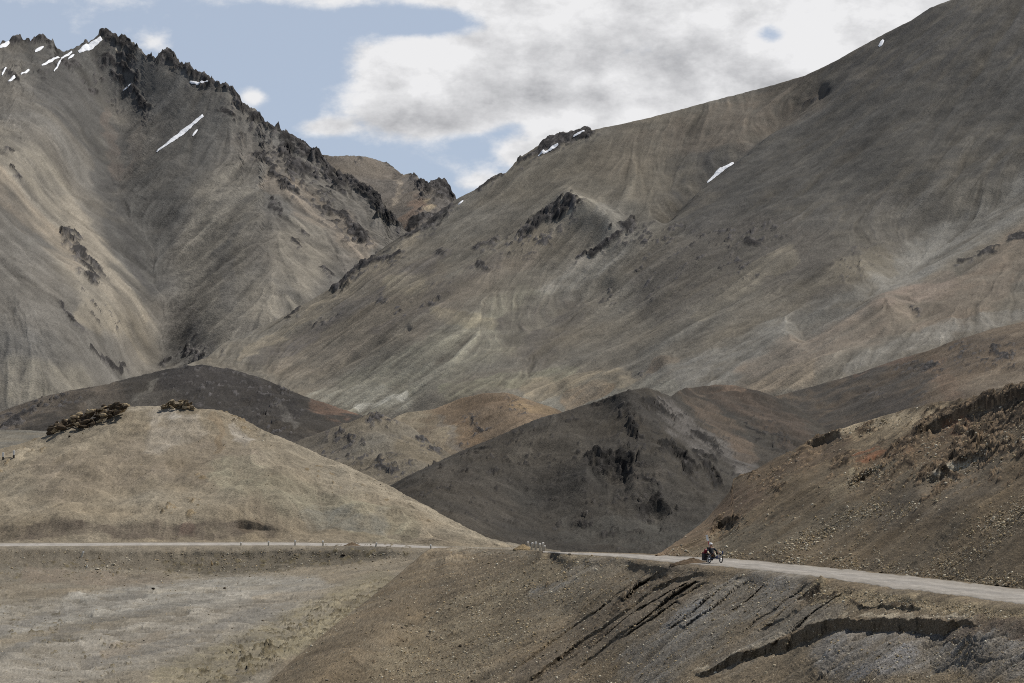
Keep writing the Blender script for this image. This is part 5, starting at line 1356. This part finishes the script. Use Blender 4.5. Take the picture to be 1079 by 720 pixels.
w = bpy.data.worlds.new('World'); bpy.context.scene.world = w
w.use_nodes = True
nt = w.node_tree
N, Lk = nt.nodes, nt.links
bg_ = N['Background']; bg_.inputs['Strength'].default_value = SKY_E
sky = N.new('ShaderNodeTexSky'); sky.sky_type = 'NISHITA'; sky.sun_disc = False
sky.sun_elevation = SUN_EL; sky.sun_rotation = SUN_AZ
sky.altitude = 2500; sky.air_density = 1.0; sky.dust_density = 1.2; sky.ozone_density = 1.5


def mth(op, a, b=None, c=None, clamp=False):
    n = N.new('ShaderNodeMath'); n.operation = op; n.use_clamp = clamp
    for i, q in enumerate((a, b, c)):
        if q is None: continue
        if isinstance(q, (int, float)): n.inputs[i].default_value = q
        else: Lk.new(q, n.inputs[i])
    return n.outputs[0]


tc = N.new('ShaderNodeTexCoord')
sx = N.new('ShaderNodeSeparateXYZ'); Lk.new(tc.outputs['Generated'], sx.inputs[0])
azm = mth('ARCTAN2', sx.outputs['X'], sx.outputs['Y'])
elv = mth('ARCSINE', sx.outputs['Z'])
cv = N.new('ShaderNodeCombineXYZ'); Lk.new(azm, cv.inputs[0]); Lk.new(elv, cv.inputs[1])


def noise(scale, detail, rough=0.55, off=(0, 0, 0), sy=1.6):
    mp = N.new('ShaderNodeMapping'); mp.inputs['Location'].default_value = off; mp.inputs['Scale'].default_value = (1, sy, 1)
    Lk.new(cv.outputs[0], mp.inputs[0])
    n = N.new('ShaderNodeTexNoise'); n.inputs['Scale'].default_value = scale; n.inputs['Detail'].default_value = detail; n.inputs['Roughness'].default_value = rough
    Lk.new(mp.outputs[0], n.inputs['Vector'])
    return n.outputs['Fac']


def blob(px, py, rx, ry, k):
    """one heap of cloud, placed by bearing and elevation"""
    a0, e0 = (px - 539.5) / F_PX, (HORIZON - py) / F_PX
    u = mth('MULTIPLY', mth('SUBTRACT', azm, a0), F_PX / rx)
    v = mth('MULTIPLY', mth('SUBTRACT', elv, e0), F_PX / ry)
    r2 = mth('ADD', mth('MULTIPLY', u, u), mth('MULTIPLY', v, v))
    return mth('MULTIPLY', mth('POWER', 2.718, mth('MULTIPLY', r2, -1.0)), k)


CL = [(620, 30, 190, 70, 1.0), (700, 90, 170, 60, 0.9), (850, 30, 150, 70, 1.0), (450, 95, 90, 55, 0.62), (560, 100, 90, 40, 0.6), (395, 72, 45, 35, 0.35), (430, 130, 70, 22, 0.5), (340, 136, 34, 11, 0.62),
      (60, 6, 130, 18, 0.42), (90, 46, 50, 16, 0.34), (330, 0, 90, 14, 0.42), (266, 106, 16, 13, 0.6), (548, 163, 30, 18, 0.65), (505, 192, 34, 14, 0.62), (590, 130, 60, 22, 0.5), (160, 52, 22, 14, 0.35),
      (960, -60, 260, 90, 0.9), (500, -50, 90, 40, 0.3), (450, 26, 75, 16, -0.75), (500, 150, 30, 16, -0.3), (520, 60, 40, 10, -0.25)]
tot = None
for b_ in CL:
    q = blob(*b_)
    tot = q if tot is None else mth('ADD', tot, q)
tot = mth('MINIMUM', tot, 0.85)
for b_ in [(814, 42, 20, 11, -0.68), (540, 140, 26, 12, -0.5), (300, 60, 90, 40, -0.3)]:
    tot = mth('ADD', tot, blob(*b_))
# open sky beyond the view carries scattered cloud too
away = mth('MULTIPLY', mth('SMOOTH_MIN', mth('ABSOLUTE', azm), 0.6, 0.1), 0.05)
n1 = noise(16, 10, 0.64, (3.1, 1.7, 0))
n2 = noise(42, 6, 0.6, (7.7, 2.2, 0))
shape = mth('ADD', mth('ADD', tot, away), mth('ADD', mth('MULTIPLY', mth('SUBTRACT', n1, 0.5), 1.5), mth('MULTIPLY', mth('SUBTRACT', n2, 0.5), 0.8)))
mr = N.new('ShaderNodeMapRange'); mr.interpolation_type = 'SMOOTHSTEP'
mr.inputs['From Min'].default_value = 0.2; mr.inputs['From Max'].default_value = 0.66
Lk.new(shape, mr.inputs['Value'])
mask = mr.outputs['Result']
# thick parts are greyer below, thin edges brighter
n3 = noise(22, 5, 0.55, (1.3, 4.1, 0), 1.8)
thick = N.new('ShaderNodeMapRange'); thick.inputs['From Min'].default_value = 0.4; thick.inputs['From Max'].default_value = 1.2
Lk.new(shape, thick.inputs['Value'])
belly = None
for b_ in [(690, 92, 120, 40, 0.42), (580, 60, 80, 26, 0.3), (500, 118, 90, 24, 0.4), (430, 122, 60, 16, 0.35), (850, 100, 60, 40, 0.2), (440, 62, 50, 26, -0.35), (850, 40, 50, 40, -0.35), (570, 28, 70, 22, -0.3), (640, 125, 90, 12, -0.3)]:
    q = blob(*b_)
    belly = q if belly is None else mth('ADD', belly, q)
# sides of the heaps that face the sun are brighter
SO = (-0.007, -0.010, 0)
lit = mth('ADD', mth('SUBTRACT', noise(16, 10, 0.64, (3.1 - SO[0], 1.7 - 1.6 * SO[1], 0)), n1), mth('MULTIPLY', mth('SUBTRACT', noise(42, 6, 0.6, (7.7 - SO[0], 2.2 - 1.6 * SO[1], 0)), n2), 0.7))
shade = mth('ADD', mth('MULTIPLY', lit, 2.2), mth('ADD', mth('ADD', mth('MULTIPLY', thick.outputs['Result'], 0.3), belly), mth('ADD', mth('MULTIPLY', mth('SUBTRACT', n3, 0.5), 0.9), mth('MULTIPLY', mth('SUBTRACT', n2, 0.5), 0.6))))
cr = N.new('ShaderNodeValToRGB')
cr.color_ramp.elements[0].position = 0.0; cr.color_ramp.elements[0].color = (0.92, 0.92, 0.93, 1)
cr.color_ramp.elements[1].position = 1.0; cr.color_ramp.elements[1].color = (0.45, 0.455, 0.475, 1)
Lk.new(shade, cr.inputs['Fac'])
gain = N.new('ShaderNodeVectorMath'); gain.operation = 'SCALE'; gain.inputs['Scale'].default_value = 1.0 / SKY_E
Lk.new(cr.outputs['Color'], gain.inputs[0])
mx = N.new('ShaderNodeMix'); mx.data_type = 'RGBA'
Lk.new(mask, mx.inputs['Factor'])
veil = N.new('ShaderNodeMix'); veil.data_type = 'RGBA'
vf = N.new('ShaderNodeMapRange'); vf.inputs['From Min'].default_value = 0.2; vf.inputs['From Max'].default_value = 0.7
vf.inputs['To Min'].default_value = 0.5; vf.inputs['To Max'].default_value = 0.06
Lk.new(elv, vf.inputs['Value']); Lk.new(vf.outputs['Result'], veil.inputs['Factor'])
Lk.new(sky.outputs['Color'], veil.inputs['A']); veil.inputs['B'].default_value = (0.78 / SKY_E, 0.88 / SKY_E, 1.04 / SKY_E, 1)
Lk.new(veil.outputs['Result'], mx.inputs['A']); Lk.new(gain.outputs['Vector'], mx.inputs['B'])
Lk.new(mx.outputs['Result'], bg_.inputs['Color'])

sc = bpy.context.scene
sc.view_settings.view_transform = 'Standard'
sc.view_settings.look = 'None'
sc.view_settings.exposure = EXPO
sc.view_settings.gamma = 1.0
sc.view_settings.use_curve_mapping = False
sc.cycles.max_bounces = 4
sc.cycles.diffuse_bounces = 2
sc.cycles.use_denoising = False

sc.cycles.pixel_filter_type = 'BLACKMAN_HARRIS'
sc.cycles.filter_width = 1.0
sc.render.filter_size = 1.0
